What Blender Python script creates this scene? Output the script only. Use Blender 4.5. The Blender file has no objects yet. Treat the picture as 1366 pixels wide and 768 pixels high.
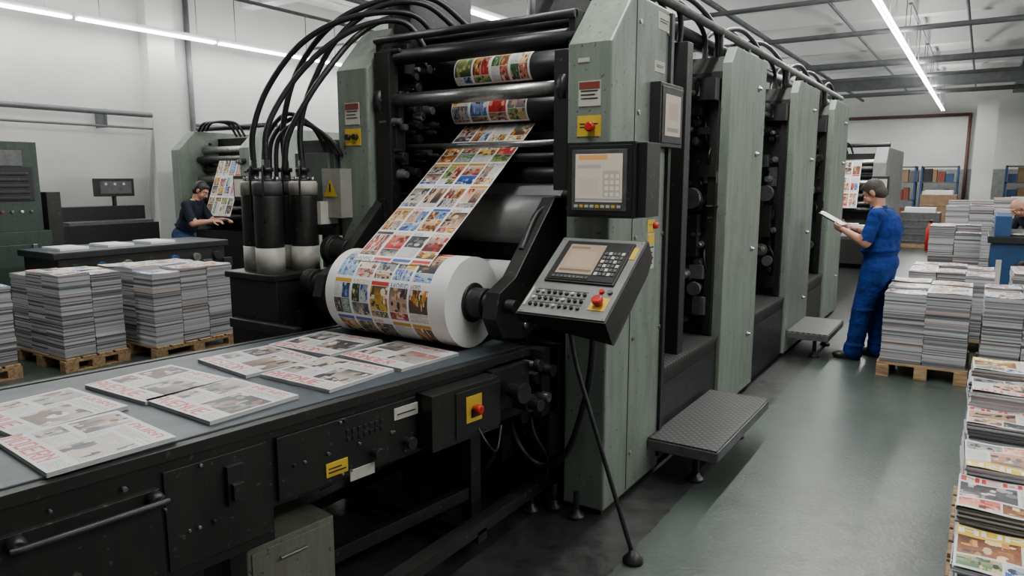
import bpy, math, random
import numpy as np
from mathutils import Vector, Matrix
R = random.Random(7)

# ------------------------------------------------------------------ materials
def _nt(name):
    m = bpy.data.materials.new(name); m.use_nodes = True
    nt = m.node_tree
    return m, nt, nt.nodes, nt.links, nt.nodes['Principled BSDF']

def mat(name, col, rough=0.5, metal=0.0, var=0.25, scale=6.0, bump=0.0, bscale=60, dirt=None, spec=0.5, bdist=0.01):
    m, nt, N, L, b = _nt(name)
    b.inputs['Roughness'].default_value = rough
    b.inputs['Metallic'].default_value = metal
    b.inputs['Specular IOR Level'].default_value = spec
    tc = N.new('ShaderNodeTexCoord')
    nz = N.new('ShaderNodeTexNoise'); nz.inputs['Scale'].default_value = scale; nz.inputs['Detail'].default_value = 6
    nz.inputs['Roughness'].default_value = 0.65
    L.new(tc.outputs['Object'], nz.inputs['Vector'])
    cr = N.new('ShaderNodeValToRGB')
    d = dirt if dirt else tuple(c*(1-var) for c in col)
    cr.color_ramp.elements[0].position = 0.32; cr.color_ramp.elements[0].color = (*d, 1)
    cr.color_ramp.elements[1].position = 0.58; cr.color_ramp.elements[1].color = (*col, 1)
    L.new(nz.outputs['Fac'], cr.inputs['Fac'])
    L.new(cr.outputs['Color'], b.inputs['Base Color'])
    mr = N.new('ShaderNodeMapRange'); mr.inputs['To Min'].default_value = min(1, rough+0.12); mr.inputs['To Max'].default_value = max(0.05, rough-0.08)
    L.new(nz.outputs['Fac'], mr.inputs['Value']); L.new(mr.outputs['Result'], b.inputs['Roughness'])
    if bump > 0:
        n2 = N.new('ShaderNodeTexNoise'); n2.inputs['Scale'].default_value = bscale; n2.inputs['Detail'].default_value = 4
        L.new(tc.outputs['Object'], n2.inputs['Vector'])
        bp = N.new('ShaderNodeBump'); bp.inputs['Strength'].default_value = bump; bp.inputs['Distance'].default_value = bdist
        L.new(n2.outputs['Fac'], bp.inputs['Height']); L.new(bp.outputs['Normal'], b.inputs['Normal'])
    return m

def mat_worn(name, col, dark, speck, rough=0.4, blot=None):
    """painted steel with oily streaks running down, blotches of grime and small chips"""
    m, nt, N, L, b = _nt(name)
    tc = N.new('ShaderNodeTexCoord')
    mp = N.new('ShaderNodeMapping'); mp.inputs['Scale'].default_value = (7, 7, 1.1); L.new(tc.outputs['Object'], mp.inputs['Vector'])
    n1 = N.new('ShaderNodeTexNoise'); n1.inputs['Scale'].default_value = 1.6; n1.inputs['Detail'].default_value = 8; n1.inputs['Roughness'].default_value = .7; L.new(mp.outputs['Vector'], n1.inputs['Vector'])
    cr = N.new('ShaderNodeValToRGB'); cr.color_ramp.elements[0].position = .30; cr.color_ramp.elements[0].color = (*dark, 1); cr.color_ramp.elements[1].position = .58; cr.color_ramp.elements[1].color = (*col, 1)
    L.new(n1.outputs['Fac'], cr.inputs['Fac'])
    src = cr.outputs['Color']
    if blot:
        n4 = N.new('ShaderNodeTexNoise'); n4.inputs['Scale'].default_value = 2.2; n4.inputs['Detail'].default_value = 10; n4.inputs['Roughness'].default_value = .75; L.new(tc.outputs['Object'], n4.inputs['Vector'])
        c4 = N.new('ShaderNodeValToRGB'); c4.color_ramp.elements[0].position = .54; c4.color_ramp.elements[0].color = (0, 0, 0, 1); c4.color_ramp.elements[1].position = .74; c4.color_ramp.elements[1].color = (.8, .8, .8, 1)
        L.new(n4.outputs['Fac'], c4.inputs['Fac'])
        m4 = N.new('ShaderNodeMix'); m4.data_type = 'RGBA'; L.new(c4.outputs['Color'], m4.inputs['Factor']); L.new(src, m4.inputs[6]); m4.inputs[7].default_value = (*blot, 1); src = m4.outputs[2]
    n2 = N.new('ShaderNodeTexNoise'); n2.inputs['Scale'].default_value = 38; n2.inputs['Detail'].default_value = 5; L.new(tc.outputs['Object'], n2.inputs['Vector'])
    c2 = N.new('ShaderNodeValToRGB'); c2.color_ramp.elements[0].position = .65; c2.color_ramp.elements[0].color = (0, 0, 0, 1); c2.color_ramp.elements[1].position = .70; c2.color_ramp.elements[1].color = (1, 1, 1, 1)
    L.new(n2.outputs['Fac'], c2.inputs['Fac'])
    mx = N.new('ShaderNodeMix'); mx.data_type = 'RGBA'; L.new(c2.outputs['Color'], mx.inputs['Factor']); L.new(src, mx.inputs[6]); mx.inputs[7].default_value = (*speck, 1)
    L.new(mx.outputs[2], b.inputs['Base Color'])
    mr = N.new('ShaderNodeMapRange'); mr.inputs['To Min'].default_value = rough+.15; mr.inputs['To Max'].default_value = rough-.1; L.new(n1.outputs['Fac'], mr.inputs['Value']); L.new(mr.outputs['Result'], b.inputs['Roughness'])
    return m

def mat_attr(name, rough=0.5, emit=0.0):
    m, nt, N, L, b = _nt(name)
    a = N.new('ShaderNodeAttribute'); a.attribute_name = 'Col'
    L.new(a.outputs['Color'], b.inputs['Base Color'])
    b.inputs['Roughness'].default_value = rough
    if emit > 0:
        L.new(a.outputs['Color'], b.inputs['Emission Color']); b.inputs['Emission Strength'].default_value = emit
    return m

def mat_emit(name, col, s):
    m, nt, N, L, b = _nt(name)
    b.inputs['Base Color'].default_value = (*col, 1)
    b.inputs['Emission Color'].default_value = (*col, 1); b.inputs['Emission Strength'].default_value = s
    return m

def mat_tread(name, col):
    m, nt, N, L, b = _nt(name)
    tc = N.new('ShaderNodeTexCoord'); mp = N.new('ShaderNodeMapping')
    mp.inputs['Rotation'].default_value = (0, 0, 0.785)
    L.new(tc.outputs['Object'], mp.inputs['Vector'])
    v = N.new('ShaderNodeTexVoronoi'); v.inputs['Scale'].default_value = 28; v.inputs['Randomness'].default_value = 0.0
    L.new(mp.outputs['Vector'], v.inputs['Vector'])
    cr = N.new('ShaderNodeValToRGB'); cr.color_ramp.elements[0].color = (*[c*1.7 for c in col], 1); cr.color_ramp.elements[1].color = (*[c*0.35 for c in col], 1)
    cr.color_ramp.elements[0].position = 0.2; cr.color_ramp.elements[1].position = 0.5
    L.new(v.outputs['Distance'], cr.inputs['Fac']); L.new(cr.outputs['Color'], b.inputs['Base Color'])
    bp = N.new('ShaderNodeBump'); bp.inputs['Strength'].default_value = 0.6; bp.inputs['Distance'].default_value = 0.004; bp.invert = True
    L.new(v.outputs['Distance'], bp.inputs['Height']); L.new(bp.outputs['Normal'], b.inputs['Normal'])
    b.inputs['Metallic'].default_value = 0.4; b.inputs['Roughness'].default_value = 0.45
    return m

def mat_floor():
    m, nt, N, L, b = _nt('epoxy_floor')
    g = N.new('ShaderNodeNewGeometry'); sx = N.new('ShaderNodeSeparateXYZ'); L.new(g.outputs['Position'], sx.inputs[0])
    nz = N.new('ShaderNodeTexNoise'); nz.inputs['Scale'].default_value = 1.1; nz.inputs['Detail'].default_value = 10; nz.inputs['Roughness'].default_value = 0.72
    L.new(g.outputs['Position'], nz.inputs['Vector'])
    n2 = N.new('ShaderNodeTexNoise'); n2.inputs['Scale'].default_value = 9; n2.inputs['Detail'].default_value = 8; n2.inputs['Roughness'].default_value = .7
    L.new(g.outputs['Position'], n2.inputs['Vector'])
    cr = N.new('ShaderNodeValToRGB')
    cr.color_ramp.elements[0].position = 0.3; cr.color_ramp.elements[0].color = (0.026, 0.036, 0.031, 1)
    cr.color_ramp.elements[1].position = 0.68; cr.color_ramp.elements[1].color = (0.056, 0.073, 0.063, 1)
    L.new(nz.outputs['Fac'], cr.inputs['Fac'])
    n5 = N.new('ShaderNodeTexNoise'); n5.inputs['Scale'].default_value = 5; n5.inputs['Detail'].default_value = 12; n5.inputs['Roughness'].default_value = .8; n5.inputs['Distortion'].default_value = 1.2
    L.new(g.outputs['Position'], n5.inputs['Vector'])
    c5 = N.new('ShaderNodeValToRGB'); c5.color_ramp.elements[0].position = .56; c5.color_ramp.elements[0].color = (1, 1, 1, 1); c5.color_ramp.elements[1].position = .70; c5.color_ramp.elements[1].color = (.38, .38, .38, 1)
    L.new(n5.outputs['Fac'], c5.inputs['Fac'])
    m5 = N.new('ShaderNodeMix'); m5.data_type = 'RGBA'; m5.blend_type = 'MULTIPLY'; m5.inputs['Factor'].default_value = 1
    L.new(cr.outputs['Color'], m5.inputs[6]); L.new(c5.outputs['Color'], m5.inputs[7])
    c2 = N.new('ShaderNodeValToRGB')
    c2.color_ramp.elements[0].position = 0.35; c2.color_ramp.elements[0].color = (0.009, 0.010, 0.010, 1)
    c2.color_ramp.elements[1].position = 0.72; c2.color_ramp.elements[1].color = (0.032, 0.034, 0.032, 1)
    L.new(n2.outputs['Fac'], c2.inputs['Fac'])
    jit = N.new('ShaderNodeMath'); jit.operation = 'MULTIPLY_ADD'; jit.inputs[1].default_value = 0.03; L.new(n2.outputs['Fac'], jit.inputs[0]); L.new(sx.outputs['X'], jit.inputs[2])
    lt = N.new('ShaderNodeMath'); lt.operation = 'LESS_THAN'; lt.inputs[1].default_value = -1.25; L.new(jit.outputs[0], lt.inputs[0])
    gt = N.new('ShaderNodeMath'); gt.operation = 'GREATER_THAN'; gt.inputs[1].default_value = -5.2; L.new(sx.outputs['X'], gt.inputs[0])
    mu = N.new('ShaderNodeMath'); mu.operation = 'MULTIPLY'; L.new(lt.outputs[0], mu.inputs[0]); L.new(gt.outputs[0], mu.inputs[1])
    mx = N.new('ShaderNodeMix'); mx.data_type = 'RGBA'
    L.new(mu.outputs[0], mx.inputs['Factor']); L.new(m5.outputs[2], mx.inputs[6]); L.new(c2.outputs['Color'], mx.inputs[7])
    L.new(mx.outputs[2], b.inputs['Base Color'])
    mr = N.new('ShaderNodeMapRange'); mr.inputs['To Min'].default_value = 0.20; mr.inputs['To Max'].default_value = 0.50
    L.new(n2.outputs['Fac'], mr.inputs['Value']); L.new(mr.outputs['Result'], b.inputs['Roughness'])
    bp = N.new('ShaderNodeBump'); bp.inputs['Strength'].default_value = 0.18; bp.inputs['Distance'].default_value = 0.01
    n3 = N.new('ShaderNodeTexNoise'); n3.inputs['Scale'].default_value = 45; n3.inputs['Detail'].default_value = 5; L.new(g.outputs['Position'], n3.inputs['Vector'])
    L.new(n3.outputs['Fac'], bp.inputs['Height']); L.new(bp.outputs['Normal'], b.inputs['Normal'])
    return m

def mat_wood():
    m, nt, N, L, b = _nt('pallet_wood')
    tc = N.new('ShaderNodeTexCoord'); mp = N.new('ShaderNodeMapping'); mp.inputs['Scale'].default_value = (3, 18, 18)
    L.new(tc.outputs['Object'], mp.inputs['Vector'])
    nz = N.new('ShaderNodeTexNoise'); nz.inputs['Scale'].default_value = 2.5; nz.inputs['Detail'].default_value = 6; L.new(mp.outputs['Vector'], nz.inputs['Vector'])
    cr = N.new('ShaderNodeValToRGB'); cr.color_ramp.elements[0].color = (0.15, 0.09, 0.045, 1); cr.color_ramp.elements[1].color = (0.40, 0.26, 0.13, 1)
    cr.color_ramp.elements[0].position = 0.3; cr.color_ramp.elements[1].position = 0.65
    L.new(nz.outputs['Fac'], cr.inputs['Fac']); L.new(cr.outputs['Color'], b.inputs['Base Color']); b.inputs['Roughness'].default_value = 0.75
    return m

GREEN = mat_worn('green_grey_paint', (0.172, 0.206, 0.174), (0.110, 0.134, 0.110), (0.045, 0.05, 0.042), 0.42, blot=(0.075, 0.086, 0.070))
DGREEN = mat_worn('dark_green_paint', (0.020, 0.038, 0.028), (0.012, 0.022, 0.016), (.06, .06, .05), 0.45)
BLACK = mat_worn('black_machine_paint', (0.0045, 0.0045, 0.0048), (0.010, 0.0095, 0.0085), (0.060, 0.056, 0.050), 0.46)
DGREY = mat('dark_grey_metal', (0.020, 0.020, 0.022), 0.4, 0.3, 0.4, 12)
MGREY = mat('mid_grey_metal', (0.10, 0.105, 0.105), 0.45, 0.3, 0.4, 12)
LGREY = mat('light_grey_roller', (0.24, 0.245, 0.25), 0.35, 0.0, 0.2, 6)
STEEL = mat('brushed_steel', (0.36, 0.36, 0.36), 0.28, 0.9, 0.35, 14)
ROLLK = mat('rubber_roller', (0.009, 0.009, 0.011), 0.36, 0.0, 0.3, 5)
HOSE = mat('black_hose', (0.005, 0.005, 0.006), 0.42, 0, 0.2)
PAPERW = mat('white_paper', (0.66, 0.66, 0.65), 0.7, 0, 0.05, 8)
CREAM = mat('cream_label', (0.48, 0.47, 0.41), 0.5, 0, 0.2)
YEL = mat('yellow_sign', (0.62, 0.41, 0.03), 0.45, 0, 0.2)
RED = mat('red_plastic', (0.45, 0.015, 0.01), 0.3, 0, 0.1)
BROWNRED = mat('red_label', (0.18, 0.03, 0.02), 0.5, 0, 0.1)
BELT = mat('conveyor_belt_rubber', (0.046, 0.060, 0.072), 0.42, 0, 0.35, 5, 0.05)
TREAD = mat_tread('diamond_plate', (0.080, 0.080, 0.080))
PRINT = mat_attr('printed_paper', 0.42)
EDGE = mat_attr('paper_edges', 0.75)
SCREEN = mat_attr('lcd_screen', 0.25, 0.35)
WOOD = mat_wood()
WALL = mat('wall_plaster', (0.57, 0.575, 0.56), 0.8, 0, 0.12, 0.8, 0.08, 20)
CEIL = mat('ceiling_paint', (0.66, 0.67, 0.66), 0.85, 0, 0.12, 0.6)
PIPE = mat('pipe_grey', (0.13, 0.14, 0.14), 0.5, 0.2)
REDPIPE = mat('rusty_red_pipe', (0.09, 0.040, 0.030), 0.6)
TUBE = mat_emit('fluorescent_tube', (0.97, 0.98, 0.96), 25)
BLUEM = mat('blue_machine_paint', (0.012, 0.055, 0.15), 0.4, 0, 0.3)
FLOOR = mat_floor()
OVERALL = mat('blue_workwear', (0.010, 0.032, 0.18), 0.85, 0, 0.5, 9, 0.9, 13, spec=.15, bdist=.03)
DSHIRT = mat('navy_shirt', (0.010, 0.014, 0.024), 0.8, 0, 0.3, 10, .6, 14, spec=.2, bdist=.02)
JEANS = mat('denim', (0.02, 0.04, 0.10), 0.8, 0, 0.3, 10, spec=.2)
SKIN = mat('skin', (0.40, 0.20, 0.135), 0.5, 0, 0.12, 12)
HAIR = mat('dark_hair', (0.030, 0.020, 0.015), 0.6, 0, 0.4, 60, 0.5, 120)
BLACKH = mat('black_hair', (0.008, 0.007, 0.007), 0.5, 0, 0.4, 60)
SHOE = mat('black_shoe', (0.010, 0.010, 0.010), 0.4)
EYEW = mat('eye_white', (0.6, 0.6, 0.58), 0.2, 0, 0.02)
LIP = mat('lips', (0.28, 0.10, 0.08), 0.5, 0, 0.05)

# ------------------------------------------------------------------ geometry builder
class B:
    def __init__(s):
        s.v = []; s.f = []; s.m = []; s.sm = []; s.c = []; s.mats = []; s.M = Matrix.Identity(4)
    def mi(s, m):
        if m not in s.mats: s.mats.append(m)
        return s.mats.index(m)
    def add(s, vs, fs, m, smooth=False, col=None):
        o = len(s.v)
        for p in vs: s.v.append(tuple(s.M @ Vector(p)))
        k = s.mi(m)
        for i, f in enumerate(fs):
            s.f.append(tuple(o+j for j in f)); s.m.append(k)
            s.sm.append(smooth[i] if isinstance(smooth, list) else smooth)
            s.c.append(col if col else (1, 1, 1))
    def box(s, x0, x1, y0, y1, z0, z1, m, col=None):
        vs = [(x0, y0, z0), (x1, y0, z0), (x1, y1, z0), (x0, y1, z0), (x0, y0, z1), (x1, y0, z1), (x1, y1, z1), (x0, y1, z1)]
        s.add(vs, [(0, 3, 2, 1), (4, 5, 6, 7), (0, 1, 5, 4), (1, 2, 6, 5), (2, 3, 7, 6), (3, 0, 4, 7)], m, False, col)
    def prismX(s, poly, x0, x1, m):
        n = len(poly)
        vs = [(x0, y, z) for y, z in poly] + [(x1, y, z) for y, z in poly]
        fs = [tuple(range(n-1, -1, -1)), tuple(range(n, 2*n))] + [(i, (i+1) % n, n+(i+1) % n, n+i) for i in range(n)]
        s.add(vs, fs, m)
    def lathe(s, p0, d, prof, m, seg=24, caps=True):
        p0 = Vector(p0); d = Vector(d).normalized()
        a = d.orthogonal().normalized(); b = d.cross(a)
        vs = []; fs = []; sm = []
        for t, r in prof:
            for i in range(seg):
                an = 2*math.pi*i/seg
                vs.append(p0+d*t+(a*math.cos(an)+b*math.sin(an))*r)
        for k in range(len(prof)-1):
            for i in range(seg):
                j = (i+1) % seg
                fs.append((k*seg+i, k*seg+j, (k+1)*seg+j, (k+1)*seg+i)); sm.append(True)
        if caps:
            fs.append(tuple(range(seg-1, -1, -1))); sm.append(False)
            fs.append(tuple((len(prof)-1)*seg+i for i in range(seg))); sm.append(False)
        s.add(vs, fs, m, sm)
    def cyl(s, p0, p1, r, m, seg=24, r2=None):
        d = Vector(p1)-Vector(p0)
        s.lathe(p0, d, [(0, r), (d.length, r if r2 is None else r2)], m, seg)
    def capsule(s, p0, r0, p1, r1, m, seg=16):
        d = Vector(p1)-Vector(p0); l = d.length
        pr = []
        for k in range(5):
            a = math.pi/2*k/5; pr.append((-r0*math.cos(a), max(1e-4, r0*math.sin(a))))
        pr.append((0, r0)); pr.append((l, r1))
        for k in range(1, 6):
            a = math.pi/2*k/5; pr.append((l+r1*math.sin(a), max(1e-4, r1*math.cos(a))))
        s.lathe(p0, d if l > 1e-6 else (0, 0, 1), pr, m, seg)
    def ell(s, c, r, m, rot=None, seg=20, rings=12):
        c = Vector(c); vs = []; fs = []
        for k in range(rings+1):
            ph = math.pi*k/rings; ph = min(max(ph, 0.01), math.pi-0.01)
            for i in range(seg):
                an = 2*math.pi*i/seg
                p = Vector((r[0]*math.sin(ph)*math.cos(an), r[1]*math.sin(ph)*math.sin(an), r[2]*math.cos(ph)))
                if rot is not None: p = rot @ p
                vs.append(c+p)
        for k in range(rings):
            for i in range(seg):
                j = (i+1) % seg
                fs.append((k*seg+j, k*seg+i, (k+1)*seg+i, (k+1)*seg+j))
        fs.append(tuple(range(seg))); fs.append(tuple(rings*seg+seg-1-i for i in range(seg)))
        s.add(vs, fs, m, True)
    def tube(s, pts, r, m, seg=10, sub=8):
        P = [Vector(p) for p in pts]
        if sub > 1 and len(P) > 2:
            Q = []
            E = [P[0]*2-P[1]]+P+[P[-1]*2-P[-2]]
            for i in range(1, len(E)-2):
                for k in range(sub):
                    t = k/sub; a, b, c, d = E[i-1], E[i], E[i+1], E[i+2]
                    Q.append(0.5*((2*b)+(c-a)*t+(2*a-5*b+4*c-d)*t*t+(3*b-a-3*c+d)*t**3))
            Q.append(P[-1]); P = Q
        vs = []; fs = []; sm = []
        t0 = (P[1]-P[0]).normalized(); a = t0.orthogonal().normalized()
        for i, p in enumerate(P):
            t = (P[min(i+1, len(P)-1)]-P[max(i-1, 0)]).normalized()
            a = (a-t*a.dot(t)).normalized(); b = t.cross(a)
            for k in range(seg):
                an = 2*math.pi*k/seg; vs.append(p+(a*math.cos(an)+b*math.sin(an))*r)
        for i in range(len(P)-1):
            for k in range(seg):
                j = (k+1) % seg; fs.append((i*seg+k, i*seg+j, (i+1)*seg+j, (i+1)*seg+k)); sm.append(True)
        fs.append(tuple(range(seg-1, -1, -1))); fs.append(tuple((len(P)-1)*seg+k for k in range(seg))); sm += [False, False]
        s.add(vs, fs, m, sm)
    def mesh(s, name):
        me = bpy.data.meshes.new(name); me.from_pydata(s.v, [], s.f)
        for m in s.mats: me.materials.append(m)
        me.polygons.foreach_set('material_index', s.m); me.polygons.foreach_set('use_smooth', s.sm)
        if any(c != (1, 1, 1) for c in s.c):
            at = me.color_attributes.new('Col', 'FLOAT_COLOR', 'CORNER')
            n = np.array([len(f) for f in s.f]); c = np.array([(*q, 1.0) for q in s.c], dtype=np.float32)
            at.data.foreach_set('color', np.repeat(c, n, axis=0).ravel())
        me.update(); return me
    def obj(s, name, parent=None, bevel=0.0):
        o = bpy.data.objects.new(name, s.mesh(name)); bpy.context.scene.collection.objects.link(o)
        if parent: o.parent = parent
        if bevel > 0:
            bm = o.modifiers.new('bevel', 'BEVEL'); bm.width = bevel; bm.segments = 2; bm.limit_method = 'ANGLE'; bm.angle_limit = math.radians(50)
        return o

def empty(name, loc=(0, 0, 0)):
    e = bpy.data.objects.new(name, None); e.empty_display_size = 0.2
    bpy.context.scene.collection.objects.link(e); return e

def printed(name, posfn, cols, m, parent=None, flip=False):
    nv, nu = cols.shape[:2]
    U, V = np.meshgrid(np.linspace(0, 1, nu+1), np.linspace(0, 1, nv+1))
    P = posfn(U, V).reshape(-1, 3)
    i = np.arange(nv)[:, None]*(nu+1)+np.arange(nu)[None, :]
    F = np.stack([i, i+1, i+nu+2, i+nu+1], axis=-1).reshape(-1, 4)
    if flip: F = F[:, ::-1]
    me = bpy.data.meshes.new(name); me.from_pydata(P.tolist(), [], F.tolist()); me.materials.append(m)
    me.polygons.foreach_set('use_smooth', [True]*len(F))
    at = me.color_attributes.new('Col', 'FLOAT_COLOR', 'CORNER')
    c = np.concatenate([cols.reshape(-1, 3), np.ones((nu*nv, 1))], axis=1).astype(np.float32)
    at.data.foreach_set('color', np.repeat(c, 4, axis=0).ravel())
    me.update()
    o = bpy.data.objects.new(name, me); bpy.context.scene.collection.objects.link(o)
    if parent: o.parent = parent
    return o

# ------------------------------------------------------------------ print artwork (colour per face)
FONT = {'N': ["10001", "11001", "10101", "10011", "10001", "10001", "10001"], 'E': ["11111", "10000", "10000", "11110", "10000", "10000", "11111"],
 'W': ["10001", "10001", "10001", "10101", "10101", "11011", "10001"], 'S': ["01111", "10000", "10000", "01110", "00001", "00001", "11110"],
 'M': ["10001", "11011", "10101", "10101", "10001", "10001", "10001"], 'O': ["01110", "10001", "10001", "10001", "10001", "10001", "01110"],
 'D': ["11110", "10001", "10001", "10001", "10001", "10001", "11110"], 'A': ["01110", "10001", "10001", "11111", "10001", "10001", "10001"],
 'U': ["10001", "10001", "10001", "10001", "10001", "10001", "01110"], 'R': ["11110", "10001", "10001", "11110", "10100", "10010", "10001"],
 'V': ["10001", "10001", "10001", "10001", "01010", "01010", "00100"], 'I': ["111", "010", "010", "010", "010", "010", "111"]}
def word(a, r0, c0, h, w, txt, col, bold=0):
    cols = sum(len(FONT[t][0])+1 for t in txt)-1
    bm = np.zeros((7, cols)); x = 0
    for t in txt:
        n = len(FONT[t][0])
        for r in range(7):
            for c in range(n): bm[r, x+c] = FONT[t][r][c] == '1'
        x += n+1
    ri = np.arange(h)*7//h; ci = np.arange(w)*cols//w
    msk = bm[ri][:, ci] > .5
    for k in range(bold): msk[:, 1:] |= msk[:, :-1].copy()
    a[r0:r0+h, c0:c0+w][msk] = col
PAL = [[(.50, .22, .05), (.22, .07, .02), (.70, .50, .25), (.08, .03, .02)], [(.03, .10, .36), (.20, .34, .52), (.015, .03, .10), (.5, .5, .5)], [(.45, .02, .02), (.62, .25, .16), (.12, .01, .01), (.6, .5, .4)],
       [(.30, .16, .09), (.55, .36, .25), (.06, .035, .025), (.02, .02, .03)], [(.05, .14, .05), (.22, .28, .08), (.015, .03, .02), (.5, .4, .2)], [(.02, .02, .025), (.22, .22, .24), (.5, .42, .36), (.05, .05, .06)],
       [(.62, .38, .04), (.45, .16, .02), (.08, .04, .02), (.65, .6, .5)], [(.42, .42, .44), (.15, .15, .17), (.04, .04, .045), (.5, .25, .15)]]
def photo(a, r0, r1, c0, c1, rng, pal=None):
    h, w = r1-r0, c1-c0
    if h <= 1 or w <= 1: return
    p = np.array(pal if pal else PAL[rng.randint(len(PAL))])
    yy, xx = np.mgrid[0:h, 0:w]
    g = np.clip(yy/h+.3*rng.rand(), 0, 1)[..., None]
    q = p[rng.randint(len(p))]*(1-g)+p[rng.randint(len(p))]*g
    for k in range(rng.randint(12, 26)):
        sc = 1-.6*k/26
        cy, cx = rng.rand()*h, rng.rand()*w; ry, rx = (.06+.22*rng.rand())*h*sc, (.04+.16*rng.rand())*w*sc
        if rng.rand() < .7: mk = ((yy-cy)/ry)**2+((xx-cx)/rx)**2 < 1
        else: mk = (abs(yy-cy) < ry) & (abs(xx-cx) < rx*.7)
        q[mk] = p[rng.randint(len(p))]*(.6+.6*rng.rand())
    a[r0:r1, c0:c1] = np.clip(q*(0.75+0.5*rng.rand(h, w, 1)), 0, 1)
def text(a, r0, r1, c0, c1, rng, ink=.22):
    if c1-c0 < 2: return
    for r in range(r0, r1, 2):
        e = c1 if rng.rand() > .2 else c1-(c1-c0)//3
        msk = rng.rand(e-c0) > .22
        a[r, c0:e][msk] = ink+.15*rng.rand()
def page(h, w, rng):
    a = np.full((h, w, 3), .68)
    t = [(.5, .03, .03), (.04, .09, .34), (.03, .03, .04), (.55, .28, .03)][rng.randint(4)]
    hh = max(3, h//9)
    if rng.rand() < .6: word(a, 1, 2, hh, w-4 if rng.rand() < .5 else w//2, ["NEWS", "MODA", "AURA", "VISION", "WORD", "SMNER"][rng.randint(5)], t)
    else: a[1:1+hh, 1:w-1] = t
    r = hh+2
    while r < h-4:
        bh = min(h-1-r, rng.randint(max(4, h//3), max(5, int(h*.7))))
        ks = 1 if rng.rand() < .6 else 2; c = 1
        for q in range(ks):
            cw = (w-2)//ks; z = rng.rand()
            if z < .8: photo(a, r, r+bh, c, c+cw-(1 if ks > 1 else 0), rng)
            elif z < .94: text(a, r, r+bh, c, c+cw-2, rng)
            else:
                a[r:r+bh, c:c+cw-1] = PAL[rng.randint(len(PAL))][0]; text(a, r+2, r+bh-2, c+2, c+cw-4, rng, .6)
            c += cw
        r += bh+1
    return a
def sheet(nv, nu, ph, pw, rng):
    a = np.full((nv, nu, 3), .72)
    r = 0
    while r < nv:
        c = 0
        while c+pw <= nu:
            p = page(ph-4, pw-3, rng); h = min(ph-4, nv-r)
            a[r:r+h, c+1:c+1+pw-3] = p[:h]
            c += pw
        r += ph
    return a
def cover(h, w, rng, red=False):
    """row 0 = top of the page"""
    a = np.full((h, w, 3), .52)+(rng.rand(h, w, 1)-.5)*.04
    t = (.47, .05, .04) if red else [(.5, .04, .03), (.03, .09, .36), (.03, .03, .03), (.52, .30, .03), (.45, .03, .03)][rng.randint(5)]
    if not red and rng.rand() < .4: a[:h//4] = np.array([(.6, .42, .04), (.04, .08, .22), (.5, .05, .04), (.55, .5, .1)][rng.randint(4)]); t = (.7, .7, .7)
    wd = ["NEWS", "MODA", "AURA", "VISION", "WORD"][rng.randint(5)]
    if red:
        wd = ["MODERN", "AVENUE", "WONDER", "VISION"][rng.randint(4)]
        word(a, h-2-int(h*.18), 3, int(h*.17), int(w*.74), wd, t, 1)
        text(a, h-2-int(h*.17), h-4, int(w*.80), w-3, rng, .2)
        pl = [[(.40, .38, .35), (.10, .10, .10), (.50, .40, .34), (.03, .03, .035)], [(.45, .41, .37), (.25, .09, .07), (.05, .05, .05), (.30, .27, .25)], [(.45, .35, .28), (.12, .07, .05), (.04, .04, .05), (.5, .48, .46)]]
        photo(a, int(h*.04), int(h*.46), int(w*.05), int(w*.40), rng, pl[rng.randint(3)])
        photo(a, int(h*.30), int(h*.76), int(w*.52), w-4, rng, pl[rng.randint(3)])
        word(a, int(h*.05), int(w*.45), int(h*.08), int(w*.48), ["NEWS", "WORD", "AURA"][rng.randint(3)], t, 1)
        text(a, int(h*.16), int(h*.27), int(w*.45), w-5, rng, .15)
        text(a, int(h*.32), int(h*.48), int(w*.42), int(w*.50), rng, .12)
        photo(a, int(h*.52), int(h*.76), int(w*.05), int(w*.26), rng, pl[rng.randint(3)])
        text(a, int(h*.52), int(h*.76), int(w*.29), int(w*.49), rng, .25)
    else:
        word(a, 2, 2, max(5, int(h*.15)), w-4, wd, t, 1)
        m = rng.randint(2); r0 = int(h*.22); r1 = int(h*.66)
        photo(a, r0, r1, 2+int(m*w*.3), w-2-int((1-m)*w*.3), rng)
        text(a, r0, r1, 2 if m else w-int(w*.28), int(w*.28) if m else w-2, rng)
        photo(a, int(h*.70), int(h*.95), 2, w//2-1, rng); photo(a, int(h*.70), int(h*.95), w//2+1, w-2, rng)
    return a

# ------------------------------------------------------------------ camera
H = Vector((-0.546, 0.838, 0)).normalized(); RT = Vector((H.y, -H.x, 0))
sp, cp = 0.1511, 0.98852
Fw = H*cp-Vector((0, 0, 1))*sp; Up = H*sp+Vector((0, 0, 1))*cp
cd = bpy.data.cameras.new('camera'); cam = bpy.data.objects.new('camera', cd); bpy.context.scene.collection.objects.link(cam)
cam.matrix_world = Matrix(((RT.x, Up.x, -Fw.x, 0), (RT.y, Up.y, -Fw.y, 0), (RT.z, Up.z, -Fw.z, 1.76), (0, 0, 0, 1)))
cd.lens = 25.17; cd.sensor_width = 36; cd.clip_start = 0.05; cd.clip_end = 200
bpy.context.scene.camera = cam

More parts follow.
